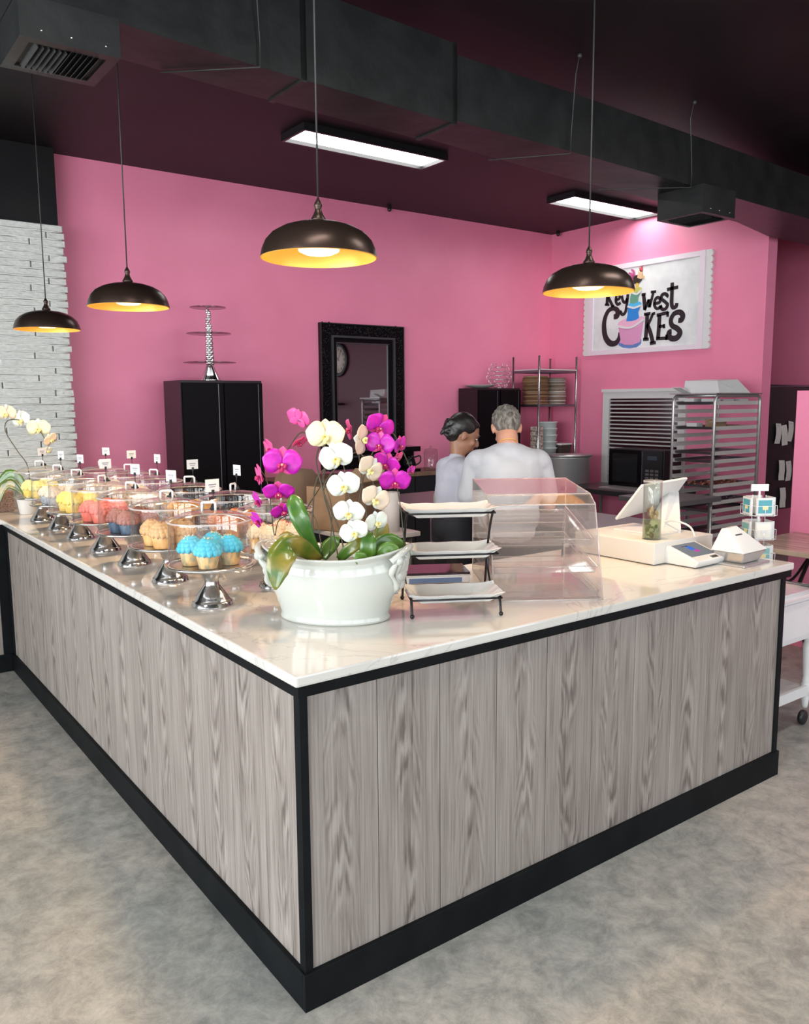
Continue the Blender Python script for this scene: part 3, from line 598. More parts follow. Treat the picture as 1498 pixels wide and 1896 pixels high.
leaf(o1, [A(596, 1034, .03), A(608, 1014, .05), A(622, 1000, .06), A(628, 996, .05)], [9*px_m, 15*px_m, 11*px_m, 2*px_m], nrm=V)
leaf(o2, [A(628, 1036, -.03), A(646, 1018, -.05), A(664, 1005, -.05), A(680, 994, -.03)], [7*px_m, 11*px_m, 11*px_m, 3*px_m], leafy, nrm=V)
leaf(o2, [A(676, 1044, -.05), A(681, 1020, -.07), A(682, 1000, -.07), A(684, 985, -.06)], [12*px_m, 15*px_m, 14*px_m, 6*px_m], nrm=V)
leaf(o2, [A(678, 1046, -.07), A(668, 1034, -.10), A(656, 1030, -.11)], [4*px_m, 13*px_m, 8*px_m], nrm=V)
leaf(o3, [A(700, 1040, -.02), A(700, 1010, -.02), A(722, 1000, .0), A(745, 1012, .02), A(760, 1030, .03)], [8*px_m, 12*px_m, 13*px_m, 9*px_m, 2*px_m], nrm=V)
leaf(o3, [A(704, 1046, -.04), A(706, 1026, -.06), A(722, 1014, -.06), A(738, 1020, -.05)], [9*px_m, 12*px_m, 12*px_m, 4*px_m], nrm=V)
leaf(o3, [A(700, 1010, .05), A(708, 985, .06), A(714, 968, .06)], [10*px_m, 15*px_m, 4*px_m], leafy, nrm=V)
leaf(o3, [A(716, 1044, -.02), A(735, 1028, .0), A(755, 1020, .02)], [6*px_m, 11*px_m, 4*px_m], nrm=V)
# far end: white orchid in its own pot
pb = Vector((.165, 3.72, H)); wp = empty('flower_pot', pb, 0, label='small white tapered pot behind the farthest cake stand', cat='pot')
MB().lathe([(0, 0), (.045, 0), (.048, .004), (.062, .10), (.066, .115), (.062, .117), (.056, .10), (0, .095)], 32).build('pot_wall', whitep, wp)
oo = empty('orchid_plant', pb+Vector((0,0,.097)), 0, label='pale peach orchid stem leaning left before the white brick', cat='orchid')
D4 = (pb-CAM).dot(_f)
for s_, (px, py, wd, yw, pt, rl) in ((pch, (13, 765, 40, -10, 5, 0)), (whi, (40, 777, 42, -15, 5, 10)), (crm, (72, 793, 44, 5, 5, 0)), (pch, (93, 814, 30, 60, 10, 30)), (whi, (88, 834, 20, 60, 20, 0))):
    f_ = make_flower('x', s_, whi2, lipw, lipg); place_flower(f_, oo, px, py, D4, wd, yw, pt, rl)
    for ch in list(f_.children): bpy.data.objects.remove(ch)
    bpy.data.objects.remove(f_)
B = lambda px, py: atd(px, py, D4)
stem(oo, [B(57, 930), B(52, 866), B(33, 836), B(12, 803), B(10, 785), B(20, 777), B(45, 780), B(72, 796), B(90, 826)], .003)
leaf(oo, [B(55, 928), B(35, 888), B(15, 880), B(-10, 905)], [.012, .032, .035, .006], nrm=V); leaf(oo, [B(58, 928), B(30, 900), B(8, 900), B(-6, 940)], [.012, .03, .03, .006], leafy, nrm=V); leaf(oo, [B(60, 928), B(80, 900), B(100, 895), B(118, 905)], [.012, .03, .03, .005], nrm=V)
t = empty('woven_box', (.05, 3.98, H), .1, label='brown woven square planter box at the far counter end', cat='box')
wv = vary(mat('woven_rattan', (.4,.24,.18), .7), (.28,.15,.10), (.52,.34,.26), 120, 2, bump=.6)
MB().box(-.07, .07, -.07, .07, 0, .13).build('box_body', wv, t, bevel=.004); m = MB()
for i in range(9):
    m.tube([(-.072, -.072, .01+i*.014), (.072, -.072, .01+i*.014), (.072, .072, .01+i*.014), (-.072, .072, .01+i*.014)], .0035, 5, closed=True)
m.build('weave', wv, t, kind='stuff')
t = empty('teal_pot', (-.14, 3.88, H), 0, label='round teal pot at the left edge of the photo', cat='pot'); MB().lathe([(0,0), (.06,0), (.075,.05), (.08,.15), (.076,.155), (.07,.14), (0,.13)], 28).build('pot_wall', mat('teal_glaze', (.02,.25,.33), .25), t)
t = empty('wire_basket', (.36, 3.97, H), .3, label='round grey wire basket behind the far cake covers', cat='basket'); m = MB()
for i in range(7): m.lathe([(.11+.004*i, .02+i*.028), (.113+.004*i, .023+i*.028), (.11+.004*i, .026+i*.028)], 28)
for i in range(22):
    a = 2*PI*i/22; m.tube([(.108*math.cos(a), .108*math.sin(a), 0), (.135*math.cos(a), .135*math.sin(a), .195)], .002, 4)
m.build('wires', alum, t, kind='stuff'); MB().lathe([(0,0), (.11,0), (.11,.006), (0,.006)], 28).build('basket_floor', alum, t); MB().lathe([(.135,.19), (.141,.195), (.135,.2), (.131,.195), (.135,.19)], 28).build('basket_rim', alum, t)
t = empty('ceramic_canister', (.17, 4.10, H), 0, label='smooth grey round topped canister behind the far flavour signs', cat='canister'); MB().lathe([(0,0), (.05,0), (.052,.01), (.052,.2), (.045,.225), (.025,.24), (0,.244)], 28).build('body', mat('grey_glaze', (.42,.44,.47), .3), t)

# ================================================================ more things on the counter
def frame_m(o, ux, uy):                                             # local x along u, local y away from the customer
    a = math.atan2(uy, ux); return a
# three-tier plate stand
sa = math.atan2(-.152, .268); st = empty('tiered_plate_rack', (.535, .235, H), sa, label='black wrought-iron three-tier rack for rectangular plates', cat='rack')
ir = mat('black_iron', (.015,.013,.014), .35, .4)
tiers = [(.045, .052, -.02), (.155, .185, .075), (.265, .312, .155)]   # (unused, z, y offset)
WR = .285; r_ = .0042
for x in (0, WR):
    m = MB(); m.tube(smooth([(x, .005, .008), (x, .018, .045), (x, .03, .062)], 4), r_, 8); m.tube(smooth([(x, .03, .062), (x, .15, .065)], 2), r_, 8)
    m.tube(smooth([(x, .262, .008), (x, .235, .07), (x, .215, .15), (x, .185, .23), (x, .15, .29), (x, .12, .322)], 5), r_, 8)
    m.ball((x, .003, .0075), .0075, n=10); m.ball((x, .264, .0075), .0075, n=10); m.build('side_frame', ir, st)
    m = MB(); m.tube(smooth([(x, .15, .065), (x, .195, .12), (x, .20, .19)], 5), r_*.9, 8); m.tube([(x, .08, .195), (x, .20, .195)], r_*.9, 8); m.tube([(x, .10, .318), (x, .165, .318)], r_*.9, 8); m.build('side_brace', ir, st)
ty = [(.058, .0), (.190, .055), (.318, .10)]
for z, y0 in ty:
    m = MB(); m.tube([(-.004, y0+.0035, z), (WR+.004, y0+.0035, z)], .0032, 8); m.tube([(-.004, y0+.1495, z), (WR+.004, y0+.1495, z)], .0032, 8)
    m.tube([(-.002, y0+.0035, z), (-.002, y0+.1495, z)], .0032, 8); m.tube([(WR+.002, y0+.0035, z), (WR+.002, y0+.1495, z)], .0032, 8); m.build('shelf_rail', ir, st)
wplate = mat('white_porcelain', (.64,.64,.62), .15, coat=.5)
def plate(z, y0, lb):
    t = empty('serving_plate', Vector(st.location)+Matrix.Rotation(sa, 3, 'Z') @ Vector((WR/2, y0+.0765, z-.017)), sa, label=lb, cat='plate', group='white rectangular plates on the black rack')
    def ring(hx, hy, zz, wv=0):
        out = []
        for i in range(40):
            q = 4*i/40; sd = int(q); f = q-sd; c = [(-1,-1), (1,-1), (1,1), (-1,1), (-1,-1)]; a, b = c[sd], c[sd+1]
            out.append(((a[0]+(b[0]-a[0])*f)*hx, (a[1]+(b[1]-a[1])*f)*hy, zz+wv*math.sin(i*1.9)+(.006 if f == 0 and wv else 0)))
        return out
    R = [ring(.105, .045, 0), ring(.112, .052, .003), ring(.150, .085, .030, .0012), ring(.154, .088, .033, .0012), ring(.147, .083, .033, .0012), ring(.110, .050, .0065), ring(.10, .04, .005)]
    m = MB(); m.add([p for rr in R for p in rr], [(i*40+j, i*40+(j+1) % 40, i*40+40+(j+1) % 40, i*40+40+j) for i in range(len(R)-1) for j in range(40)] + [tuple(range(40))[::-1], tuple(range(240, 280))], False)
    m.build('plate_body', wplate, t, bevel=0)
for (z, y0), lb in zip(ty, ('empty white rectangular plate on the bottom tier', 'empty white rectangular plate on the middle tier', 'empty white rectangular plate on the top tier')): plate(z, y0, lb)
# scale / tablets lying behind the plate rack
ta = VA+.12
t = empty('kitchen_scale', (.955, .665, H), ta, label='flat grey digital scale lying behind the plate rack', cat='scale')
MB().box(-.13, .13, -.09, .09, 0, .028).build('scale_body', alum, t, bevel=.004); MB().box(-.10, .10, -.0925, -.09, .004, .022).build('display', mat('blue_grey_display', (.10,.16,.30), .2), t)
t = empty('dark_tray', (.955, .668, H+.028), ta, label='dark glossy flat tray reflecting pink, lying on the scale', cat='tray')
MB().box(-.135, .135, -.085, .085, .003, .012).build('tray_plate', mat('mirror_black', (.05,.03,.04), .06, .6), t, bevel=.002); MB().box(-.137, .137, -.088, .087, 0, .004).build('tray_rim', steel, t)
# acrylic pastry case
ca = math.atan2(-.21, .317); cs = empty('acrylic_display_case', (.89, .245, H), ca, label='empty clear acrylic pastry case with three sloping trays', cat='display case')
CW, CD = .375, .545
side = [(0, 0), (.12, .315), (.19, .345), (CD, .368), (CD, 0)]
for x in (0, CW):
    MB().prism(side, x, x+.003, 0).build('side_panel', acryl, cs)
    m = MB(); P = [(x+.0015, a, b) for a, b in side]; m.tube(P, .0022, 6, closed=True); m.build('side_edge', glassedge, cs)
def slab(pts, m_, name, th=.003):
    a, b, c, d = [Vector(p) for p in pts]; n = (b-a).cross(d-a).normalized()*th
    return MB().hexa([a, b, c, d], [a+n, b+n, c+n, d+n]).build(name, m_, cs)
slab([(0,0,.002), (CW,0,.002), (CW,.12,.315), (0,.12,.315)], acryl, 'front_panel'); slab([(0,.12,.315), (CW,.12,.315), (CW,.19,.345), (0,.19,.345)], acryl, 'top_slope'); slab([(0,.19,.345), (CW,.19,.345), (CW,CD,.368), (0,CD,.368)], acryl, 'top_panel')
slab([(0,0,.001), (CW,0,.001), (CW,CD,.001), (0,CD,.001)], acryl, 'bottom_panel', .002)
m = MB()
for (y, z) in ((0,.002), (.12,.315), (.19,.345), (CD,.368), (CD,.19), (CD,.30), (CD, .012)): m.tube([(0,y,z), (CW+.003,y,z)], .0022, 6)
m.build('edge_rods', glassedge, cs)
for zb, zf, yf in ((.245, .175, .10), (.135, .085, .06), (.035, .006, .025)):
    t_ = slab([(.012, yf, zf), (CW-.012, yf, zf), (CW-.012, CD-.03, zb), (.012, CD-.03, zb)], acryl, 'tray', .0025)
    m = MB(); a, b, c, d = [Vector(p) for p in ((.012, yf, zf), (CW-.012, yf, zf), (CW-.012, CD-.03, zb), (.012, CD-.03, zb))]; up = Vector((0, -.12, 1)).normalized()*.022
    for p, q in ((a, b), (b, c), (c, d), (d, a)):
        o_ = (q-p).normalized().cross(up).normalized()*.002; fl = up+o_*3; m.hexa([p, q, q+o_, p+o_], [p+fl, q+fl, q+fl+o_, p+fl+o_])
    m.build('tray_rim', acryl, t_); m = MB(); m.tube([p+up for p in (a, b, c, d)], .002, 6, closed=True); m.tube([a, b, c, d], .0016, 6, closed=True); m.build('tray_edge', glassedge, t_)
# cash drawer, vase, tablet till
t = empty('cash_drawer', (1.824, .291, H), 0, label='low white cash drawer box behind the acrylic case', cat='cash drawer')
MB().box(0, .41, 0, .43, .003, .093).build('drawer_body', mat('warm_white_metal', (.68,.65,.60), .35), t, bevel=.004); m = MB()
for x in (.03, .38):
    for y in (.03, .40): m.lathe([(0,0), (.012,0), (.012,.004), (0,.004)], 10, (x, y, 0))
m.build('rubber_feet', blackm, t, kind='stuff')
vz = H+.093; vp = at(1206, 998, 2, vz); t = empty('glass_vase', vp, 0, label='tall clear glass cylinder vase with shells and green bits on the cash drawer', cat='vase')
MB().lathe([(0, 0), (.036, 0), (.0385, .003), (.0385, .245), (.0375, .247), (.0365, .245), (.0365, .008), (0, .008)], 40).build('glass_wall', glassv, t); MB().lathe([(.0390, .243), (.0398, .246), (.0390, .249), (.0365, .2475)], 40).build('vase_lip', glassedge, t)
MB().lathe([(0, .009), (.036, .009), (.036, .082), (0, .082)], 32).build('liquid', clear('green_water', (.72,.78,.62), .0), t)
rr = random.Random(5); vm = [mat('shell_brown', (.20,.10,.03), .5), mat('shell_tan', (.55,.38,.18), .5), mat('moss_green', (.20,.24,.08), .7), mat('pale_shell', (.62,.60,.50), .5)]
for q in range(4):
    m = MB()
    for i in range(11):
        a = rr.uniform(0, 6.28); r0 = rr.uniform(.0, .025); zz = (.016 if q == 0 and i < 6 else rr.uniform(.018, .055) if q > 1 else rr.uniform(.09, .135)); m.ball((r0*math.cos(a), r0*math.sin(a), zz), rr.uniform(.005,.010), rr.uniform(.004,.008), rr.uniform(.006,.014), 8)
    m.build('filling', vm[q], t, kind='stuff')
tb = empty('tablet_till', (1.90, .52, vz), 0, label='white tablet till on wedge stand, its back to the customer', cat='till')
O = Vector(tb.location); a, b, c, d = at(1141, 963, 1, .66)-O, at(1237, 937, 1, .62)-O, at(1274, 886, 1, .50)-O, at(1190, 900, 1, .53)-O
n = (b-a).cross(d-a).normalized()*.012; m = MB().hexa([a, b, c, d], [a-n, b-n, c-n, d-n]); m.build('tablet', whitep, tb, bevel=.003)
w1 = d*.35+c*.65; w2 = a*.30+b*.70; e1 = at(1262, 987, 2, vz)-O; e0 = at(1226, 988, 2, vz)-O
q1 = a*.25+b*.75+(d-a)*.55; q2 = a*.02+b*.98+(d-a)*.45
m = MB().hexa([e0, e1, e1+Vector((-.0,.09,0)), e0+Vector((0,.09,0))], [q1, q2, q2+Vector((0,.03,-.01)), q1+Vector((0,.03,-.01))]); m.build('stand_wedge', whitep, tb, bevel=.003)
e2 = at(1160, 983, 2, vz)-O; MB().box(min(e2.x, e0.x)-.02, e1.x+.02, -.12, .12, 0, .008).build('stand_base', whitep, tb, bevel=.002)
tp = at(1131, 990, 2, H); t = empty('tape_dispenser', Vector((1.72, .80-.13, H)), .6, label='small black and chrome tape dispenser left of the tablet till', cat='dispenser')
MB().prism([(-.05,0), (.05,0), (.05,.012), (.01,.04), (-.02,.06), (-.05,.02)], -.02, .02, 1).build('body', blackg, t, bevel=.003); MB().lathe([(.0,-.012), (.025,-.012), (.025,.012), (0,.012)], 20).build('roll', chrome, t).matrix_local = Matrix.Translation((-.01, 0, .055)) @ Matrix.Rotation(PI/2, 4, 'X')
# customer display
t = empty('card_terminal', (1.90, .15, H), .02, label='white customer payment screen tilted towards the customer', cat='terminal')
MB().prism([(.0,.003), (.15,.003), (.15,.062), (.135,.078), (-.012,.030), (-.012,.020)], 0, .20, 0).build('terminal_body', whitep, t, bevel=.006, seg=3)
d1 = Vector((0, .147, .048)).normalized(); nn = Vector((0, -d1.z, d1.y))
def onscr(u0, u1, v0, v1, lift, m_, nm):
    b0 = Vector((0, -.012, .030)); P = [b0+Vector((u, 0, 0))+d1*v+nn*lift for u, v in ((u0,v0), (u1,v0), (u1,v1), (u0,v1))]
    return MB().hexa([p-nn*.002 for p in P], P).build(nm, m_, t)
onscr(.016, .184, .040, .146, .0006, mat('screen_grey', (.13,.15,.18), .15, emit=.35), 'screen'); onscr(.120, .165, .010, .026, .0008, blackm, 'card_slot')
onscr(.080, .112, .088, .120, .001, mat('screen_blue', (.03,.10,.45), .2, emit=.5), 'screen_logo'); onscr(.095, .120, .070, .087, .001, mat('screen_magenta', (.35,.03,.30), .2, emit=.5), 'screen_logo'); onscr(.060, .10, .122, .126, .001, mat('screen_dark', (.02,.02,.08), .2, emit=.3), 'screen_logo')
cb = [at(1305, 985, 2, vz+.01), at(1320, 972, 1, .36), at(1335, 985, 1, .27), at(1333, 1010, 1, .24)]
cbl = [Vector((2.2, .55, vz+.004)), Vector((2.14, .50, H+.12)), Vector((2.12, .42, H+.148)), Vector((2.13, .34, H+.13)), Vector((2.115, .30, H+.085)), Vector((2.09, .285, H+.060))]
t = empty('white_cable', cbl[0], 0, label='thick white cable looping between cash drawer and payment screen', cat='cable'); MB().tube([p-cbl[0] for p in smooth(cbl, 6)], .0045, 8).build('cable_sleeve', whitep, t)
# faceted donation / receipt box
t = empty('receipt_printer', (2.165, .115, H), .05, label='white faceted wedge-shaped box with a slot on a silver plate', cat='printer')
MB().box(-.105, .105, -.075, .085, 0, .008).build('base_plate', alum, t, bevel=.003)
MB().hexa([(-.065,-.045,.008), (.065,-.045,.008), (.065,.06,.008), (-.065,.06,.008)], [(-.095,-.065,.055), (.095,-.065,.055), (.095,.078,.055), (-.095,.078,.055)]).build('lower_body', alum, t, bevel=.006, seg=3)
m = MB(); vs = [(-.097,-.067,.0555), (.097,-.067,.0555), (.097,.08,.0555), (-.097,.08,.0555), (-.055,.035,.148), (.025,.035,.150), (.025,.06,.145), (-.055,.06,.143)]
m.add(vs, [(3,2,1,0), (0,1,5,4), (1,2,6,5), (2,3,7,6), (3,0,4,7), (4,5,6,7)]); m.build('upper_body', whitep, t, bevel=.004)
a, b, c = Vector(vs[0]), Vector(vs[1]), Vector(vs[5]); tt = Vector(vs[4]); u = (b-a).normalized(); v = ((c+tt)/2-(a+b)/2).normalized(); nn2 = u.cross(v).normalized(); p0 = (a+b)/2+v*.095+nn2*.0006-u*.012
MB().hexa([p0-u*.02-v*.003, p0+u*.03-v*.003, p0+u*.03+v*.003, p0-u*.02+v*.003], [p0-u*.02-v*.003+nn2*.001, p0+u*.03-v*.003+nn2*.001, p0+u*.03+v*.003+nn2*.001, p0-u*.02+v*.003+nn2*.001]).build('slot', blackm, t)
# postcard spinner
sp = empty('postcard_spinner', (2.565, .275, .682), 0, label='white wire spinner rack of postcards on the cart beyond the counter end', cat='rack')
wm_ = mat('white_wire', (.74,.74,.74), .3); m = MB(); m.lathe([(0,0), (.065,0), (.065,.006), (.02,.01), (.008,.02), (.008,.02)], 24)
m.tube([(0,0,.01), (0,0,.51)], .005, 8)
for q in range(4): m.tube([(.028*math.cos(q*PI/2+.7), .028*math.sin(q*PI/2+.7), .02), (.028*math.cos(q*PI/2+.7), .028*math.sin(q*PI/2+.7), .49)], .0015, 5)
m.build('spinner_frame', wm_, sp); MB().box(-.04, .04, -.003, .003, .508, .54).build('header_card', whitep, sp).rotation_euler = (0,0,VA)
teal = mat('postcard_teal', (.08,.32,.38), .4); cardm = [teal, mat('postcard_cream', (.78,.74,.66), .5), mat('postcard_green', (.20,.42,.42), .5)]
for ti, z in enumerate((.400, .290, .180, .070)):
    for q in range(4):
        a = VA+q*PI/2+.05; R = Matrix.Translation((0,0,z)) @ Matrix.Rotation(a, 4, 'Z')
        m = MB(R); y = -.052; P = [(-.045, y-.012, .0), (-.045, y-.012, .045), (.045, y-.012, .045), (.045, y-.012, .0)]; m.tube(P, .0013, 5, closed=True); m.tube([(-.045, y+.01, 0), (-.045, y-.012, 0)], .0013, 5); m.tube([(.045, y+.01, 0), (.045, y-.012, 0)], .0013, 5); m.tube([(0, y-.012, 0), (0, y-.012, .03)], .0013, 5); m.tube([(-.045, y+.01, .045), (-.045, y-.012, .045)], .0013, 5); m.tube([(.045, y+.01, .045), (.045, y-.012, .045)], .0013, 5); m.tube([(-.045, y+.01, 0), (.045, y+.01, 0)], .0013, 5)
        m.build('card_pocket', wm_, sp)
        kk_ = (ti*2+q) % 3 if q else (0, 1, 2, 0)[ti]
        c = MB(R).box(-.038, .038, y-.006, y+.004, .002, .082).build('postcard', whitep, sp); MB(R).box(-.031, .031, y-.0072, y-.006, .012, .072).build('picture', cardm[kk_], c)
        MB(R).box(-.012, .014, y-.0085, y-.0072, .028, .046).build('picture_motif', mat('postcard_sand', (.80,.68,.35), .5) if kk_ != 1 else paper, c)

# ================================================================ inside the counter: worktables and what is on them
def table(name, x0, x1, y0, y1, z, th, topm, legm, lb, cat='table', shelf=None, lt=.02, inset=.05):
    t = empty(name, ((x0+x1)/2, (y0+y1)/2, 0), label=lb, cat=cat); a, b = (x1-x0)/2, (y1-y0)/2
    MB().box(-a, a, -b, b, z-th, z).build('tabletop', topm, t, bevel=.006)
    l0 = None
    for sx in (-1, 1):
        for sy in (-1, 1):
            if l0 is None: l0 = MB().lathe([(0,0), (lt, 0), (lt, .01), (lt*.85, .02), (lt*.85, z-th), (0, z-th)], 14).build('leg', legm, t); l0.location = (sx*(a-inset), sy*(b-inset), 0)
            else: shared('leg', l0, t, (sx*(a-inset), sy*(b-inset), 0))
    if shelf: MB().box(-a+inset, a-inset, -b+inset, b-inset, shelf, shelf+.015).build('lower_shelf', legm, t)
    return t
table('steel_worktable', 2.44, 3.10, 1.15, 3.35, .90, .045, dsteel, alum, 'long steel worktable behind the two people', shelf=.3)
table('white_worktable', 1.62, 2.07, 2.18, 3.85, .82, .03, mat('pale_laminate', (.62,.60,.60), .3), dsteel, 'white-edged worktable behind the orchids', shelf=.25)
t = empty('cardboard_box', (1.80, 2.62, .82), .35, label='open brown cardboard box on the white worktable', cat='box'); cbm = vary(mat('cardboard', (.30,.18,.10), .8), (.25,.155,.09), (.34,.215,.13), 8, 2)
m = MB().box(-.19, .19, -.15, -.145, 0, .27).box(-.19, .19, .145, .15, 0, .27).box(-.19, -.185, -.145, .145, 0, .27).box(.185, .19, -.145, .145, 0, .27).box(-.19, .19, -.15, .15, 0, .005); m.build('box_body', cbm, t)
MB().hexa([(-.19,-.150,.268), (.19,-.150,.268), (.19,-.147,.27), (-.19,-.147,.27)], [(-.17,-.27,.31), (.17,-.27,.31), (.17,-.268,.313), (-.17,-.268,.313)]).build('flap', cbm, t); MB().hexa([(.187,-.14,.27), (.19,-.14,.27), (.19,.14,.27), (.187,.14,.27)], [(.28,-.12,.35), (.283,-.12,.35), (.283,.12,.35), (.28,.12,.35)]).build('flap', cbm, t)
t = empty('paper_bag', (1.80, 3.22, .82), -.2, label='brown paper sack slumped beside the cardboard box', cat='bag'); m = MB(); m.lathe([(0,0), (.16,0), (.17,.05), (.165,.2), (.15,.28), (.11,.325), (0,.34)], 26, sy=.75, wob=lambda a, j: 1+.05*math.sin(a*7)+.03*math.sin(a*13+j)); m.build('bag_body', mat('kraft_paper', (.20,.125,.08), .75), t)
t = empty('white_cake_box', (1.80, 3.62, .82), .1, label='flat white cake box at the far end of the white worktable', cat='box'); MB().box(-.14, .14, -.14, .14, 0, .11).build('box_body', paper, t, bevel=.003); MB().box(-.143, .143, -.143, .143, .085, .115).build('lid', paper, t, bevel=.003)
t = empty('paper_roll', (1.93, 2.30, .82), 0, label='pale upright paper roll right of the cardboard box', cat='roll'); MB().lathe([(.02,0), (.055,0), (.055,.24), (.02,.24), (.02,0)], 28).build('roll_body', mat('paper_roll', (.66,.62,.60), .7), t)
# back counter with wood top under the mirror
bc = empty('back_cabinet_counter', (3.4, 4.83, 0), label='low black counter with wooden top along the pink wall', cat='counter'); wtop = wood('brown_wood_top', (.10,.05,.03), (.30,.17,.11), (.20,.11,.07))
MB().box(-1.02, 1.0, -.23, .265, .885, .92).build('wood_top', wtop, bc, bevel=.003); MB().box(-1.0, .98, -.21, .26, 0, .885).build('cabinet_body', blackm, bc)
for i in range(4): d = MB().box(-.99+i*.49, -.51+i*.49, -.225, -.211, .08, .87).build('door', blackm, bc); MB().box(-.56+i*.49, -.548+i*.49, -.24, -.226, .5, .7).build('handle', alum, d)
def press(name, x0, x1, y0, y1, z, lb, nd=2):
    t = empty(name, ((x0+x1)/2, (y0+y1)/2, 0), label=lb, cat='cabinet'); a, b = (x1-x0)/2, (y1-y0)/2; g_ = mat('black_lacquer', (.020,.009,.013), .3, spec=.3)
    MB().box(-a, a, -b+.02, b, 0, z).build('cabinet_body', g_, t, bevel=.002); w_ = 2*a/nd
    for i in range(nd):
        d = MB().box(-a+i*w_+.012, -a+(i+1)*w_-.004, -b, -b+.018, .05, z-.02).build('door', mat('black_door_panel', (.003,.002,.003), .45, spec=.12), t); MB().box(-a+(i+1)*w_-.045, -a+(i+1)*w_-.040, -b-.006, -b, .06, z-.03).build('door_edge_pull', lsteel, d)
    return t
press('tall_cabinet', 1.53, 2.245, 4.58, 4.96, 1.79, 'tall glossy black two-door cabinet carrying the tiered silver stand')
press('tall_cabinet', 4.83, 5.45, 4.76, 5.08, 1.745, 'tall glossy black cabinet behind the two people')
# 3-tier silver stand on the left cabinet
t = empty('tiered_cake_display', (1.85, 4.74, 1.79), 0, label='silver beaded three-tier cake display tower on the tall cabinet', cat='cake display')
MB().lathe([(0,0), (.085,0)] + [q for i in range(8) for q in ((.088-i*.0075, .004+i*.016), (.080-i*.0075, .014+i*.016))] + [(.03,.14), (0,.14)], 32).build('ribbed_base', chrome, t)
m = MB(); rr = random.Random(2)
for i in range(25):
    z = .145+i*.0178; r0 = .020*(1-.45*i/25)
    for q in range(3 if i < 18 else 2): a = i*1.1+q*2.1; m.ball((r0*math.cos(a), r0*math.sin(a), z), .021*(1-.40*i/25), n=10)
m.build('beaded_column', chrome, t, kind='stuff')
gp = clear('smoky_plate', (.62,.52,.56), .12)
for z, r0 in ((.145, .215), (.38, .18), (.59, .145)): MB().lathe([(0,z), (r0,z), (r0+.002,z+.003), (r0,z+.006), (0,z+.006)], 48).build('glass_tier', gp, t); MB().lathe([(0,z+.006), (.03,z+.006), (.028,z+.011), (0,z+.012)], 20).build('tier_washer', chrome, t)
# mirror
mr = empty('wall_mirror', (3.60, YB, 1.6), 0, label='tall wall mirror in a wide ornate black frame', cat='mirror')
mx0, mx1, mz0, mz1 = 3.105-3.6, 4.08-3.6, .95-1.6, 2.355-1.6
def frame(ins0, ins1, y0, y1, m_, nm, rnd=0):
    a0, a1, c0, c1 = mx0+ins0, mx1-ins0, mz0+ins0, mz1-ins0; b0, b1, e0_, e1_ = mx0+ins1, mx1-ins1, mz0+ins1, mz1-ins1
    m = MB().box(a0, b0, y0, y1, c0, c1).box(b1, a1, y0, y1, c0, c1).box(b0, b1, y0, y1, c0, e0_).box(b0, b1, y0, y1, e1_, c1); return m.build(nm, m_, mr)
frame(0, .150, -.045, -.001, blackg, 'outer_frame'); frame(0, .008, -.055, -.045, blackm, 'frame_edge'); frame(.115, .135, -.062, -.045, mat('frame_bead', (.10,.10,.11), .25, .6), 'bead_moulding'); frame(.15, .175, -.040, -.001, blackg, 'inner_frame'); frame(.18, .188, -.03, -.001, mat('frame_silver_line', (.12,.12,.13), .25, .7), 'inner_line')
m = MB(); rr = random.Random(9)
def nubs(x0, x1, z0_, z1_, n):
    for _ in range(n): m.ball((rr.uniform(x0, x1), -.046, rr.uniform(z0_, z1_)), rr.uniform(.006,.013), .008, rr.uniform(.006,.014), 6)
nubs(mx0+.012, mx0+.11, mz0, mz1, 260); nubs(mx1-.11, mx1-.012, mz0, mz1, 260); nubs(mx0+.1, mx1-.1, mz1-.11, mz1-.012, 180); nubs(mx0+.1, mx1-.1, mz0+.012, mz0+.11, 120)
m.build('carved_relief', blackg, mr, kind='stuff'); MB().box(mx0+.17, mx1-.17, -.02, -.016, mz0+.17, mz1-.17).build('mirror_glass', mat('mirror_glass', (.42,.38,.40), .02, 1), mr)
# things mirrored: clock and shelf on the far right wall
ck = empty('wall_clock', (7.999, -2.35, 2.45), 0, label='round black wall clock with cream face, seen in the mirror', cat='clock'); RY = Matrix.Rotation(-PI/2, 4, 'Y')
MB(RY).lathe([(0,.001), (.33,.001), (.34,.02), (.325,.045), (.275,.05), (.265,.025), (0,.025)], 40).build('clock_case', blackm, ck); MB(RY).lathe([(0,.026), (.262,.026), (.262,.028), (0,.028)], 40).build('dial', mat('dial_cream', (.72,.64,.55), .6), ck)
m = MB()
for i in range(12):
    a = 2*PI*i/12; m.box(-.031, -.0285, .205*math.sin(a)-.012, .205*math.sin(a)+.012, .205*math.cos(a)-.025, .205*math.cos(a)+.025)
m.build('numerals', blackm, ck, kind='stuff'); MB(Matrix.Rotation(.9, 4, 'X')).box(-.034, -.031, -.006, .006, -.03, .13).build('hour_hand', blackm, ck); MB(Matrix.Rotation(-.5, 4, 'X')).box(-.038, -.035, -.004, .004, -.03, .19).build('minute_hand', blackm, ck)
MB().box(7.72, 7.999, -5.3, -2.2, 1.55, 1.59).build('wall_shelf', blackm, label='long black wall shelf seen only in the mirror', cat='shelf')
t = empty('stand_mixer', (7.85, -3.25, 1.59), 0, label='dark stand mixer on the wall shelf, seen in the mirror', cat='mixer'); MB().box(-.1, .1, -.15, .13, 0, .04).box(-.05, .05, .06, .13, .04, .25).build('mixer_stand', blackg, t, bevel=.01); MB().ball((0, -.02, .30), .065, .18, .06, 16).build('mixer_head', blackg, t); MB().lathe([(0,.045), (.06,.045), (.10,.12), (.105,.18)], 24, (0,-.07,0)).build('bowl', chrome, t)
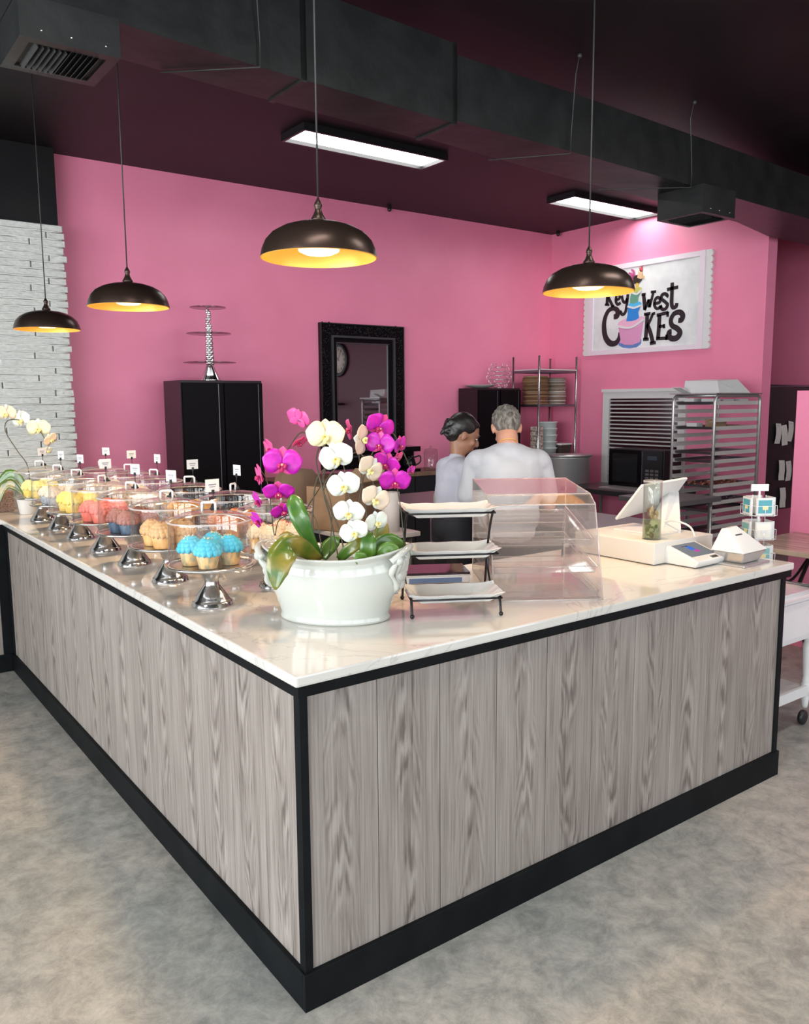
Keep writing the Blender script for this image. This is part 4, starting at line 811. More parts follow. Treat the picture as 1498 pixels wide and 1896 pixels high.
t = empty('blender_jug', (7.85, -3.75, 1.59), 0, label='glass blender jug on the wall shelf, seen in the mirror', cat='blender'); MB().lathe([(0,0), (.08,0), (.07,.12), (0,.12)], 20).build('motor_base', blackg, t); MB().lathe([(.05,.12), (.085,.36), (.087,.36)], 20).build('jug', glassv, t)
t = empty('mixing_bowls', (7.85, -4.2, 1.59), 0, label='stacked white bowls on the wall shelf, seen in the mirror', cat='bowls'); MB().lathe([(0,0), (.05,0), (.13,.11), (.13,.14), (.12,.11), (0,.02)], 24).build('bowl', whitec, t); MB().lathe([(0,.03), (.05,.03), (.125,.17), (.115,.17), (0,.05)], 24).build('bowl', whitec, t)
# coffee maker and jar on the back counter
t = empty('coffee_maker', (3.92, 4.78, .92), 0, label='black coffee maker with jug on the wooden back counter', cat='coffee maker'); MB().box(-.10, .10, -.08, .10, 0, .03).box(-.10, .10, .03, .10, .03, .24).box(-.10, .10, -.08, .10, .20, .25).build('machine_body', blackg, t, bevel=.006); MB().lathe([(0,.03), (.06,.03), (.068,.08), (.05,.14), (.045,.16), (0,.16)], 24, (0,-.02,0)).build('jug', blackg, t); MB().tube(smooth([(.06,-.03,.14), (.12,-.04,.15), (.12,-.04,.09), (.068,-.03,.06)], 5), .008, 8).build('handle', blackm, t)
jp = (4.16, 4.72, .92); t = empty('glass_jar', jp, 0, label='clear glass cookie jar with lid on the wooden back counter', cat='jar'); MB().lathe([(0,0), (.065,0), (.07,.01), (.07,.19), (.06,.2)], 28).build('jar_wall', glassv, t); MB().lathe([(.075,.2), (.06,.215), (.01,.225), (.012,.245), (0,.255)], 28).build('lid', glassv, t)
t = empty('glass_canister', (3.52, 4.72, .92), 0, label='clear glass canister behind the white orchid', cat='jar'); MB().lathe([(0,0), (.07,0), (.075,.01), (.075,.15), (.07,.155)], 28).build('jar_wall', glassv, t); MB().lathe([(.075,.155), (.04,.17), (0,.172)], 28).build('lid', steel, t)
t = empty('white_bottle', (2.50, 2.52, .90), 0, label='plain white plastic bottle on the steel worktable', cat='bottle'); MB().lathe([(0,0), (.045,0), (.05,.01), (.047,.08), (.03,.125), (.016,.135), (.016,.15), (0,.15)], 24).build('bottle_body', mat('translucent_white', (.72,.72,.68), .4), t); MB().lathe([(0,.145), (.018,.145), (.018,.165), (0,.166)], 16).build('cap', whitep, t)
# on top of the right cabinet
t = empty('white_platter', (5.0, 4.92, 1.745), 0, label='wide white platter on top of the far black cabinet', cat='platter'); MB().lathe([(0,0), (.07,0), (.17,.03), (.175,.034), (.165,.034), (.07,.008), (0,.008)], 36).build('platter_body', wplate, t)
t = empty('wire_sculpture', (5.27, 4.92, 1.745), 0, label='round silver curled-wire holder on top of the far black cabinet', cat='holder'); m = MB(); rr = random.Random(4)
for i in range(6):
    r0 = (.055, .085, .10, .095, .075, .06)[i]; z = .01+i*.043; m.tube([(r0*math.cos(2*PI*j/20), r0*math.sin(2*PI*j/20), z) for j in range(20)], .003, 5, closed=True)
    for j in range(8):
        a = 2*PI*j/8+i*.4; c0 = Vector((r0*math.cos(a), r0*math.sin(a), z)); m.tube(smooth([c0, c0+Vector((.03*math.cos(a), .03*math.sin(a), .01)), c0+Vector((.032*math.cos(a), .032*math.sin(a), .035)), c0+Vector((.012*math.cos(a), .012*math.sin(a), .04))], 3), .0025, 5)
m.build('curled_wires', chrome, t, kind='stuff'); MB().lathe([(0,0), (.055,0), (.055,.006), (0,.006)], 20).build('holder_base', chrome, t)

# ================================================================ right side: sign, shelving, microwave, rack, half-wall table, cart
sx_ = 6.235                                                         # plane of the sign face (the wall is x=6.25)
O4 = Vector((XR, 3.73, 2.56)); sg = empty('shop_sign', O4, 0, label='white framed shop sign with cake tower and Key West CAKES lettering', cat='sign')
def sp_(cx, cy): p = at(1060+cx/5.35, 440+cy/5.35, 0, sx_); return (p.y-O4.y, p.z-O4.z)
y1_, y0_, z0_, z1_ = 4.50-3.73, 3.06-3.73, 2.10-2.56, 3.035-2.56
boardm = vary(mat('sign_white', (.74,.75,.74), .5), (.66,.68,.67), (.78,.79,.78), 6, 3); frm = mat('sign_frame_pale', (.78,.68,.74), .45)
MB().box(-.018, -.001, y0_, y1_, z0_, z1_).build('sign_board', boardm, sg)
MB().box(-.032, -.018, y0_, y1_, z0_, z0_+.05).box(-.032, -.018, y0_, y1_, z1_-.05, z1_).box(-.032, -.018, y0_, y0_+.06, z0_+.05, z1_-.05).box(-.032, -.018, y1_-.06, y1_, z0_+.05, z1_-.05).build('sign_frame', frm, sg)
m = MB(); n = 15
for s_, yy in ((-1, y0_), (1, y1_)):
    pts = [(yy, z0_)]; q = (z1_-z0_)/n
    for i in range(n):
        for j in range(7): a = -PI/2+PI*j/6; pts.append((yy+s_*(.055+.022*math.cos(a)), z0_+q*(i+.5)+q/2*math.sin(a)))
    pts.append((yy, z1_)); MB().prism(pts if s_ > 0 else pts[::-1], -.026, -.001, 0).build('scalloped_edge', whitem, sg)
def stroke(pts, wd, lift=.004, n=5, ser=None):                      # a flat painted stroke raised a little off the board
    P = smooth([Vector((0,)+sp_(*p)) for p in pts], n) if len(pts) > 2 else [Vector((0,)+sp_(*p)) for p in pts]
    W = interp(wd if isinstance(wd, (list, tuple)) else [wd, wd], len(P)); m = MB(); k = len(P); vs = []
    for i, p in enumerate(P):
        t = (P[min(i+1, k-1)]-P[max(i-1, 0)]).normalized(); s = Vector((0, -t.z, t.y))*W[i]*.5*.00225
        for x in (-.018, -.018-lift): vs += [(x, p.y+s.y, p.z+s.z), (x, p.y-s.y, p.z-s.z)]
    fs = [(0,2,3,1), (k*4-4, k*4-3, k*4-1, k*4-2)]
    for i in range(k-1):
        a = i*4; fs += [(a, a+1, a+5, a+4), (a+2, a+6, a+7, a+3), (a, a+4, a+6, a+2), (a+1, a+3, a+7, a+5)]
    return m.add(vs, fs)
def glyph(strokes):
    m = MB()
    for s in strokes: q = stroke(*s); m.add(q.v, q.f)
    m.build('letter', blackm, sg)
glyph([([(352,505), (350,580), (345,665)], 17), ([(335,508), (375,502)], 12), ([(325,664), (368,668)], 11), ([(425,500), (352,600)], 13), ([(358,590), (402,680)], 15), ([(385,682), (418,676)], 10)])
glyph([([(435,618), (470,600), (465,560), (440,575), (433,630), (452,662), (480,645)], 14)])
glyph([([(492,575), (505,630), (530,640), (545,600)], 14), ([(552,560), (545,640), (528,735), (500,762), (482,742), (490,726)], 15)])
glyph([([(688,566), (728,560)], 12), ([(708,565), (716,640), (720,715)], [17,20,18]), ([(718,720), (742,660), (760,612)], 13), ([(760,612), (766,690)], 17), ([(766,690), (785,620), (805,540)], 13), ([(780,540), (832,534)], 12)])
glyph([([(815,655), (866,640), (868,605), (845,592), (820,620), (815,670), (838,703), (868,692), (878,672)], 14)])
glyph([([(935,590), (942,572), (920,556), (890,570), (885,605), (925,640), (945,665), (925,705), (893,710), (878,690), (892,678)], 15)])
glyph([([(992,445), (988,560), (985,650), (998,692), (1030,680), (1036,648)], [17,19,18,16]), ([(940,515), (1050,490)], 15)])
glyph([([(412,785), (445,775), (450,725), (412,702), (360,725), (325,800), (316,890), (330,985), (375,1045), (430,1045), (465,1000), (478,940)], [24,28,20,22,28,30,24,22])])
glyph([([(744,758), (738,880), (728,1005)], 20), ([(712,760), (775,752)], 14), ([(703,1008), (758,1005)], 14), ([(800,752), (775,815), (742,880)], 14), ([(790,757), (822,748)], 12), ([(748,870), (775,940), (800,1040)], 20), ([(770,1048), (828,1040)], 15)])
glyph([([(866,765), (860,880), (850,1000)], 20), ([(838,770), (950,742)], 15), ([(948,735), (945,785)], 13), ([(858,880), (912,875)], 13), ([(910,855), (912,898)], 11), ([(832,1002), (940,995)], 15), ([(936,960), (936,1015)], 13)])
glyph([([(1052,820), (1082,815), (1095,770), (1065,738), (1010,755), (978,815), (990,870), (1040,900), (1068,940), (1040,990), (990,1000), (960,975), (962,938), (985,930)], [22,26,20,24,26,26,22])])
def patch(pts, col, lift, name, rough=.5):
    P = [sp_(*p) for p in pts]; MB().prism(P, -.018-lift, -.018-lift+.003, 0).build(name, mat('paint_'+name, col, rough), sg)
def sm2(pts, n=4): q = smooth([Vector((x, y, 0)) for x, y in pts]+[Vector((pts[0][0], pts[0][1], 0))], n); return [(v.x, v.y) for v in q[:-1]]
patch([(462,1010), (460,1065), (500,1090), (570,1098), (640,1085), (682,1050), (684,1005)], (.12,.22,.50), .0035, 'blue_cake_board')
patch([(455,860), (480,1010), (470,1040), (520,1060), (600,1062), (670,1035), (680,1000), (712,800), (700,785)], (.68,.30,.50), .0045, 'pink_cake_tier')
patch(sm2([(452,865), (470,835), (540,800), (640,785), (705,782), (716,800), (690,850), (640,885), (560,903), (490,898)]), (.78,.42,.58), .0055, 'pink_tier_top')
patch([(575,645), (553,680), (552,760), (538,830), (590,828), (635,815), (665,795), (655,740), (685,660), (680,640), (630,630)], (.02,.22,.62), .0065, 'blue_cake_tier')
patch(sm2([(553,670), (580,645), (640,632), (684,645), (678,672), (640,690), (590,692)]), (.08,.45,.75), .0075, 'blue_tier_top')
patch([(585,560), (578,600), (573,645), (600,655), (640,645), (655,630), (655,590), (688,520), (660,520), (610,540)], (.12,.32,.22), .0085, 'green_cake_tier')
patch(sm2([(610,515), (640,495), (685,495), (690,515), (660,538), (615,545)]), (.50,.52,.12), .0095, 'lime_tier_top')
for a, b in (((455,878), (712,808)), ((552,682), (682,672)), ((600,545), (688,522))):
    c_ = ((a[0]+b[0])/2, max(a[1], b[1])+14); q = stroke([a, c_, b], 9, .0105); q.build('icing_line', whitem, sg)
patch(sm2([(600,420), (625,380), (665,370), (690,400), (690,425), (650,460), (615,455)]), (.03,.02,.015), .0105, 'rooster_body')
patch(sm2([(650,400), (662,340), (680,320), (700,345), (705,385), (690,410)]), (.70,.45,.28), .0115, 'rooster_neck')
patch([(672,325), (668,292), (682,305), (686,262), (692,295), (702,268), (704,330), (690,340)], (.55,.10,.12), .0115, 'rooster_comb')
for p in ([(605,410), (575,385), (565,380)], [(612,395), (588,360), (565,352)], [(618,385), (612,335), (590,318)], [(608,425), (590,415), (578,400)]): stroke(p, [12,7], .0125, 4).build('tail_feather', mat('feather_pink', (.50,.10,.25), .5), sg)
for p in ([(640,450), (642,500)], [(655,450), (652,500)]): stroke(p, 6, .0125).build('rooster_leg', mat('rooster_yellow', (.75,.5,.08), .5), sg)
patch([(700,370), (722,385), (718,408), (702,400)], (.75,.5,.2), .0115, 'rooster_wattle')

# wire shelving in the far corner
x0, x1, y0, y1 = 5.56, 6.15, 4.60, 5.00; sh = empty('wire_shelving', ((x0+x1)/2, (y0+y1)/2, 0), label='chrome wire shelving unit in the far pink corner', cat='shelving'); a, b = (x1-x0)/2, (y1-y0)/2
pole = mat('chrome_pole', (.42,.46,.45), .22, 1)
for sx in (-a, a):
    for sy in (-b, b):
        m = MB(); m.tube([(sx, sy, 0), (sx, sy, 2.09)], .0125, 10); m.build('post', pole, sh)
for z in (.25, 1.0, 1.555, 1.925):
    m = MB(); m.box(-a, a, -b-.003, -b+.003, z-.012, z+.012).box(-a, a, b-.003, b+.003, z-.012, z+.012).box(-a-.003, -a+.003, -b, b, z-.012, z+.012).box(a-.003, a+.003, -b, b, z-.012, z+.012)
    for i in range(18): x = -a+2*a*(i+.5)/18; m.box(x-.002, x+.002, -b, b, z+.004, z+.008)
    m.build('wire_shelf', lsteel, sh)
MB().box(x0+.01, x1-.02, y0-.02, y1-.01, 1.9385, 1.949).build('white_tray', whitep, label='thin white tray board on the top wire shelf', cat='tray')
def boards(cx, cy, z, n, r, lb, cols, grp, ht=.0165):
    base = empty('cake_board_stack', (cx, cy, z), 0, label=lb, cat='cake boards'); rr = random.Random(n); ms = [mat('board_%d' % i, c, .7) for i, c in enumerate(cols)]
    for i in range(n):
        w_ = r*(1-.0*i)*rr.uniform(.93, 1.03); MB().lathe([(0,0), (w_,0), (w_,ht-.003), (0,ht-.003)], 26).build('cake_board', ms[(i*5+i//4) % len(ms)], base).location = (rr.uniform(-.008,.008), rr.uniform(-.008,.008), i*ht)
boards(5.71, 4.80, 1.5675, 19, .145, 'tall stack of brown cardboard cake boards, left stack on the shelf', [(.28,.16,.08), (.20,.11,.05), (.34,.21,.11), (.14,.07,.03)], '')
boards(6.0, 4.78, 1.5675, 18, .125, 'tall stack of grey-brown cake boards, right stack on the shelf', [(.42,.36,.30), (.28,.22,.17), (.50,.46,.42), (.22,.15,.10)], '')
t = empty('white_tub_stack', (5.86, 4.75, 1.0125), 0, label='tall stack of white plastic tubs on the wire shelf', cat='tubs'); tubm = mat('translucent_tub', (.62,.68,.66), .35)
for i in range(5): MB().lathe([(0,0), (.095,0), (.108,.062), (.113,.064), (.113,.072), (0,.072)], 26).build('tub', tubm, t).location = (0, 0, i*.0725)
t = empty('dark_carton', (6.04, 4.70, 1.0125), .1, label='open dark brown carton with white rim on the wire shelf', cat='box'); MB().hexa([(-.08,-.06,0), (.08,-.06,0), (.08,.06,0), (-.08,.06,0)], [(-.095,-.07,.10), (.095,-.07,.10), (.095,.07,.10), (-.095,.07,.10)]).build('carton_body', mat('dark_card', (.06,.045,.035), .6), t); MB().box(-.10, .10, -.075, .075, .10, .115).build('carton_rim', paper, t)
t = empty('container_stack', (5.64, 4.70, 1.0125), 0, label='stack of clear pastry containers left of the white tubs', cat='containers'); cm_ = vary(mat('pastry_fill', (.5,.35,.25), .5), (.30,.16,.10), (.70,.62,.58), 40, 2)
for i in range(6): MB().box(-.05, .05, -.05, .05, 0, .05).build('container', cm_, t, bevel=.006).location = (0, 0, i*.0525)
t = empty('stock_pot_stand', (5.73, 4.33, 0), 0, label='tall round stainless steel drum with flat lid', cat='drum'); MB().lathe([(0,0), (.24,0), (.24,.99), (.25,1.0), (.25,1.01), (0,1.015)], 40).build('drum_wall', mat('drum_steel', (.62,.61,.60), .35, .55), t); MB().lathe([(0,1.016), (.265,1.016), (.27,1.03), (.0,1.04)], 40).build('lid', alum, t)
# microwave on a dark table before the window
table('dark_worktable', 5.30, 5.92, 2.86, 4.02, .745, .05, mat('dark_steel_top', (.05,.048,.05), .3, .4), alum, 'dark worktable under the blinds carrying the microwave', shelf=.2)
mw = empty('microwave_oven', (5.76, 3.42, .745), 0, label='black microwave oven in front of the window blinds', cat='microwave')
MB().box(-.13, .14, -.40, .25, .012, .385).build('oven_body', blackm, mw, bevel=.006); MB().box(-.146, -.131, -.15, .245, .02, .378).build('door', blackg, mw, bevel=.003); MB().box(-.1475, -.1462, -.105, .20, .06, .34).build('door_window', mat('oven_glass', (.015,.014,.016), .08), mw)
MB().box(-.146, -.131, -.39, -.155, .02, .378).build('control_panel', blackm, mw); MB().box(-.152, -.146, -.168, -.156, .03, .37).build('door_trim', lsteel, mw); mm_ = MB()
for i in range(4):
    for j in range(3): mm_.box(-.1475, -.1462, -.35+j*.055, -.31+j*.055, .07+i*.035, .092+i*.035)
mm_.build('buttons', dsteel, mw, kind='stuff'); MB().box(-.1475, -.1462, -.33, -.22, .29, .33).build('display', mat('oven_display', (.06,.07,.09), .1), mw)
t = empty('flat_tray', (5.48, 3.30, .745), 0, label='thin grey tray lying in front of the microwave', cat='tray'); MB().box(-.12, .12, -.28, .28, 0, .02).build('tray_body', alum, t, bevel=.004)
table('steel_side_table', 4.45, 5.02, 2.02, 2.60, .83, .04, dsteel, alum, 'small grey steel table between tablet till and pan rack', shelf=.2, inset=.06)

# sheet pan rack
rx, ry, RW, RD, RH = 5.40, 2.36, .70, .415, 1.64
rk = empty('sheet_pan_rack', (rx+RW/2, ry+RD/2, 0), label='tall aluminium bakery sheet-pan rack', cat='rack'); a, b = RW/2, RD/2
for sy in (-b, b):
    m = MB(); m.tube([(-a, sy, .09), (-a, sy, RH-.05)] + [(-a+.05-.05*math.cos(q), sy, RH-.05+.05*math.sin(q)) for q in (.4, .8, 1.2)] + [(-a+.05, sy, RH), (a-.05, sy, RH)] + [(a-.05+.05*math.sin(q), sy, RH-.05+.05*math.cos(q)) for q in (.4, .8, 1.2)] + [(a, sy, RH-.05), (a, sy, .09)], .0135, 8); m.build('upright_frame', alum, rk)
m = MB()
for sx in (-a, a): m.tube([(sx, -b, .13), (sx, b, .13)], .0125, 8)
m.tube([(-a+.03, -b, RH), (-a+.03, b, RH)], .0125, 8); m.tube([(a-.03, -b, RH), (a-.03, b, RH)], .0125, 8); m.build('cross_bars', alum, rk, kind='stuff')
sl = None; lev = []
for i in range(20):
    z = .20+i*.0725; lev.append(z)
    for s_ in (-1, 1):
        if sl is None: sl = MB().box(-a, a, -.002, .002, -.017, .017).box(-a, a, .002, .03, -.017, -.014).build('slide', mat('slide_aluminium', (.66,.63,.60), .5, .35), rk)
        q = sl if (i == 0 and s_ == -1) else shared('slide', sl, rk, (0,0,0)); q.location = (0, s_*(b-.016), z); q.rotation_euler = (0, 0, 0 if s_ < 0 else PI)
for sx in (-1, 1):
    for sy in (-1, 1):
        c = MB().lathe([(0,-.014), (.045,-.014), (.045,.014), (0,.014)], 20).build('caster', blackm, rk); c.matrix_local = Matrix.Translation((sx*a, sy*b, .0455)) @ Matrix.Rotation(PI/2, 4, 'X')
        MB().box(-.012, .012, -.022, .022, -.0, .05).build('fork', alum, c).matrix_local = Matrix.Rotation(-PI/2, 4, 'X') @ Matrix.Translation((0, 0, .0))
pans = [(19, 'white paper cups and boxes', paper), (16, 'brown box and white cartons', None), (13, '', None), (12, '', None), (9, '', None), (7, '', None), (6, '', None), (3, '', None)]
wordn = ('topmost', 'second', 'third', 'fourth', 'fifth', 'sixth', 'seventh', 'lowest')
p0 = None
for q, (lv, _, _) in enumerate(pans):
    z = lev[lv]-.010; lo = (rx+RW/2, ry+RD/2, z); hx, hy = a-.02, b-.022
    if p0 is None:
        p0 = empty('sheet_pan', lo, label='', cat='pan', group='aluminium sheet pans in the rack'); MB().box(-hx, hx, -hy, hy, 0, .002).hexa([(-hx,-hy,.002), (hx,-hy,.002), (hx,-hy+.003,.002), (-hx,-hy+.003,.002)], [(-hx-.004,-hy-.004,.022), (hx+.004,-hy-.004,.022), (hx+.004,-hy,.022), (-hx-.004,-hy,.022)]).hexa([(-hx,hy-.003,.002), (hx,hy-.003,.002), (hx,hy,.002), (-hx,hy,.002)], [(-hx-.004,hy,.022), (hx+.004,hy,.022), (hx+.004,hy+.004,.022), (-hx-.004,hy+.004,.022)]).hexa([(-hx,-hy,.002), (-hx+.003,-hy,.002), (-hx+.003,hy,.002), (-hx,hy,.002)], [(-hx-.004,-hy-.004,.022), (-hx,-hy-.004,.022), (-hx,hy+.004,.022), (-hx-.004,hy+.004,.022)]).hexa([(hx-.003,-hy,.002), (hx,-hy,.002), (hx,hy,.002), (hx-.003,hy,.002)], [(hx,-hy-.004,.022), (hx+.004,-hy-.004,.022), (hx+.004,hy+.004,.022), (hx,hy+.004,.022)]).build('pan_body', lsteel, p0)
        o = p0
    else: o = dup(p0, lo)
    o['label'] = '%s of the eight flat sheet pans in the bakery rack' % wordn[q]
def carton(x, y, z, dx, dy, dz, m_, lb, grp=None, nm='small_carton', rz=0):
    t = empty(nm, (x, y, z), rz, label=lb, cat='box', group=grp); MB().box(-dx/2, dx/2, -dy/2, dy/2, 0, dz*.7).build('carton_body', m_, t); MB().box(-dx/2-.002, dx/2+.002, -dy/2-.002, dy/2+.002, dz*.7, dz).build('lid', m_, t); return t
zt = lev[19]-.008; carton(5.55, 2.50, zt, .10, .12, .045, paper, 'white carton on the topmost pan, nearest corner'); carton(5.75, 2.52, zt, .16, .13, .04, paper, 'white carton on the topmost pan, in the middle'); carton(5.97, 2.50, zt, .14, .12, .042, paper, 'white carton on the topmost pan, right end'); carton(5.52, 2.66, zt, .12, .10, .05, paper, 'white carton on the topmost pan, rear left')
zt = lev[16]-.008; carton(5.58, 2.46, zt, .20, .10, .085, cbm, 'brown box on the second pan of the rack', nm='brown_box', rz=.15); carton(5.50, 2.62, zt, .09, .10, .05, paper, 'white carton on the second pan behind the brown box'); carton(5.82, 2.5, zt, .18, .12, .03, cbm, 'flat brown box on the second pan, right side', nm='brown_box')
rr = random.Random(11)
for lv, c1, nm in ((9, (.30,.10,.06), 'chopped_fruit'), (7, (.12,.07,.09), 'dark_berries')):
    m = MB(); zz = lev[lv]-.008
    for i in range(70): m.ball((rr.uniform(5.45, 6.05), rr.uniform(2.41, 2.72), zz+.008+rr.uniform(0,.014)), rr.uniform(.010,.022), rr.uniform(.008,.018), rr.uniform(.008,.014), 6)
    m.build(nm, vary(mat(nm, c1, .5), tuple(c*.4 for c in c1), tuple(min(1, c*2) for c in c1), 50, 2), label='loose %s spread over a sheet pan in the rack' % ('reddish pastry pieces' if lv == 9 else 'dark crumbly pieces'), cat='food', kind='stuff')
# white cake box on top of the rack
t = empty('top_sheet_pan', (5.75, 2.567, RH+.0135), 0, label='sheet pan lying across the top of the rack', cat='pan'); MB().box(-.37, .33, -.23, .23, 0, .006).box(-.375, .335, -.235, -.23, 0, .010).box(-.375, .335, .23, .235, 0, .010).box(-.375, -.37, -.23, .23, 0, .010).box(.33, .335, -.23, .23, 0, .010).build('pan_body', alum, t)
t = empty('white_bakery_box', (5.70, 2.56, RH+.020), .0, label='large white bakery box with open flap on top of the rack', cat='box')
MB().hexa([(-.20,-.17,0), (.30,-.17,0), (.30,.19,0), (-.20,.19,0)], [(-.20,-.15,.105), (.12,-.14,.125), (.10,.17,.13), (-.19,.18,.115)]).build('box_body', paper, t); MB().hexa([(-.20,.10,.0), (-.20,.19,.0), (-.20,.19,.004), (-.20,.10,.004)], [(-.34,.12,.055), (-.34,.21,.055), (-.34,.21,.059), (-.34,.12,.059)]).build('flap', paper, t); MB().hexa([(-.205,-.152,.105), (-.19,.18,.113), (-.19,.18,.117), (-.205,-.152,.109)], [(.0,-.17,.05), (.02,-.17,.06), (.02,-.17,.064), (.0,-.17,.054)]).build('tuck_flap', paper, t)

# board with pinned papers
bt = empty('pin_board', (7.14, 2.62, 0), -.02, label='black board in a silver frame on legs, covered with pinned notes', cat='board')
MB().box(-.42, .42, 0, .02, .50, 1.72).build('board_panel', blackm, bt); m = MB(); m.tube([(-.44, .01, 0), (-.44, .01, 1.70), (-.42, .01, 1.735), (.42, .01, 1.735), (.44, .01, 1.70), (.44, .01, 0)], .014, 8); m.build('board_frame', lsteel, bt)
m = MB()
for x in (-.44, .44): m.box(x-.02, x+.02, -.2, .2, 0, .03)
m.build('foot', lsteel, bt)
nts = [(6.885, 1.268, .05, 'upper left pinned paper note on the black board'), (6.99, 1.25, -.1, 'upper middle curling paper note on the black board'), (7.105, 1.285, .12, 'upper right paper note on the black board'), (6.975, .90, .04, 'middle left paper note on the black board'), (7.11, .885, -.03, 'middle right paper note on the black board'), (7.02, .62, .02, 'lowest pale paper note on the black board'), (7.27, 1.20, .1, 'paper note on the black board behind the half wall, upper'), (7.28, .80, -.1, 'paper note on the black board behind the half wall, lower')]
for i, (x, z, r0, lb) in enumerate(nts):
    t = empty('paper_note', (x, 2.612-(x-7.14)*.02, z), 0, label=lb, cat='note', group='paper notes pinned to the black board'); w_ = .048; m = MB(Matrix.Rotation(r0, 4, 'Y')); vs = []
    for q in range(5):
        zz = .10-.05*q; bow = .012*math.sin(PI*q/4) + (.012 if q == 4 and i % 2 else 0)
        for yy in (-.001, -.0025): vs += [(-w_, yy-bow, zz), (w_, yy-bow-.006*(i % 2), zz)]
    fs = [(0,1,3,2), (16,18,19,17)]
    for q in range(4): a = q*4; fs += [(a, a+4, a+5, a+1), (a+2, a+3, a+7, a+6), (a, a+2, a+6, a+4), (a+1, a+5, a+7, a+3)]
    s_ = m.add(vs, fs).build('sheet', mat('note_paper', (.62,.58,.54), .8), t)
    MB(Matrix.Rotation(r0, 4, 'Y')).box(-.012, .014, -.007, -.0055, .055, .078).build('stamp_mark', greyp, s_)
# wooden table against the half wall
wt = empty('wooden_table', (3.85, .30, 0), 0, label='wooden topped table with black iron legs against the pink half wall', cat='table')
MB().box(-.34, .34, -1.1, .66, .725, .755).build('tabletop', vary(mat('light_wood_top', (.5,.38,.28), .25), (.34,.24,.19), (.52,.40,.31), 3, 4, (12,1,1)), wt, bevel=.004)
for y in (.5, -.8):
    m = MB()
    for sx in (-1, 1): m.tube(smooth([(sx*.27, y, .724), (sx*.22, y, .60), (sx*.12, y, .45), (sx*.10, y, .28), (sx*.20, y, .12), (sx*.30, y, .012)], 5), .013, 8); m.ball((sx*.30, y, .016), .016, n=8)
    m.tube([(-.12, y, .45), (.12, y, .45)], .01, 8); m.tube(smooth([(-.22, y, .62), (0, y, .50), (.22, y, .62)], 5), .009, 8); m.build('iron_leg', ir, wt)
MB().tube([(0, -.8, .45), (0, .5, .45)], .01, 8).build('stretcher', ir, wt)
# white cart
kt = empty('white_cart', (2.72, .42, 0), 0, label='white wooden serving cart with turned legs and black casters', cat='cart'); a, b = .27, .23
MB().box(-a+.01, a-.01, -b, b, .45, .665).build('drawer_box', whitem, kt, bevel=.004); MB().box(-a-.02, a+.02, -b-.02, b+.02, .665, .682).build('top', mat('cart_top_pinkish', (.75,.66,.64), .15), kt, bevel=.004)
m = MB(); m.tube([(-a-.012, -b-.012, .69), (a+.012, -b-.012, .69), (a+.012, b+.012, .69), (-a-.012, b+.012, .69)], .012, 8, closed=True); m.build('top_rim', whitem, kt)
MB().box(-a+.03, a-.03, -b-.006, -b-.0005, .475, .645).build('drawer_front', whitem, kt, bevel=.002); MB().box(-a+.01, a-.01, -b+.01, b-.01, .17, .19).build('lower_shelf', whitem, kt); m = MB()
for yy in (-b+.01, b-.01): m.box(-a+.02, a-.02, yy-.008, yy+.008, .155, .205)
m.build('shelf_rail', whitem, kt, kind='stuff')
for sx in (-1, 1):
    for sy in (-1, 1):
        l_ = MB().lathe([(0,.085), (.013,.085), (.016,.10), (.020,.14), (.017,.15), (.024,.155), (.024,.205), (.017,.215), (.020,.222), (.016,.232), (.016,.25), (.021,.33), (.024,.40), (.018,.43), (.024,.436), (.024,.46), (0,.46)], 18, (sx*(a-.03), sy*(b-.02), 0)).build('leg', whitem, kt)
        c = MB().lathe([(0,-.012), (.030,-.012), (.036,-.008), (.036,.008), (.030,.012), (0,.012)], 22).build('caster', blackm, kt); c.matrix_local = Matrix.Translation((sx*(a-.03)-.012, sy*(b-.02), .0365)) @ Matrix.Rotation(PI/2, 4, 'X')

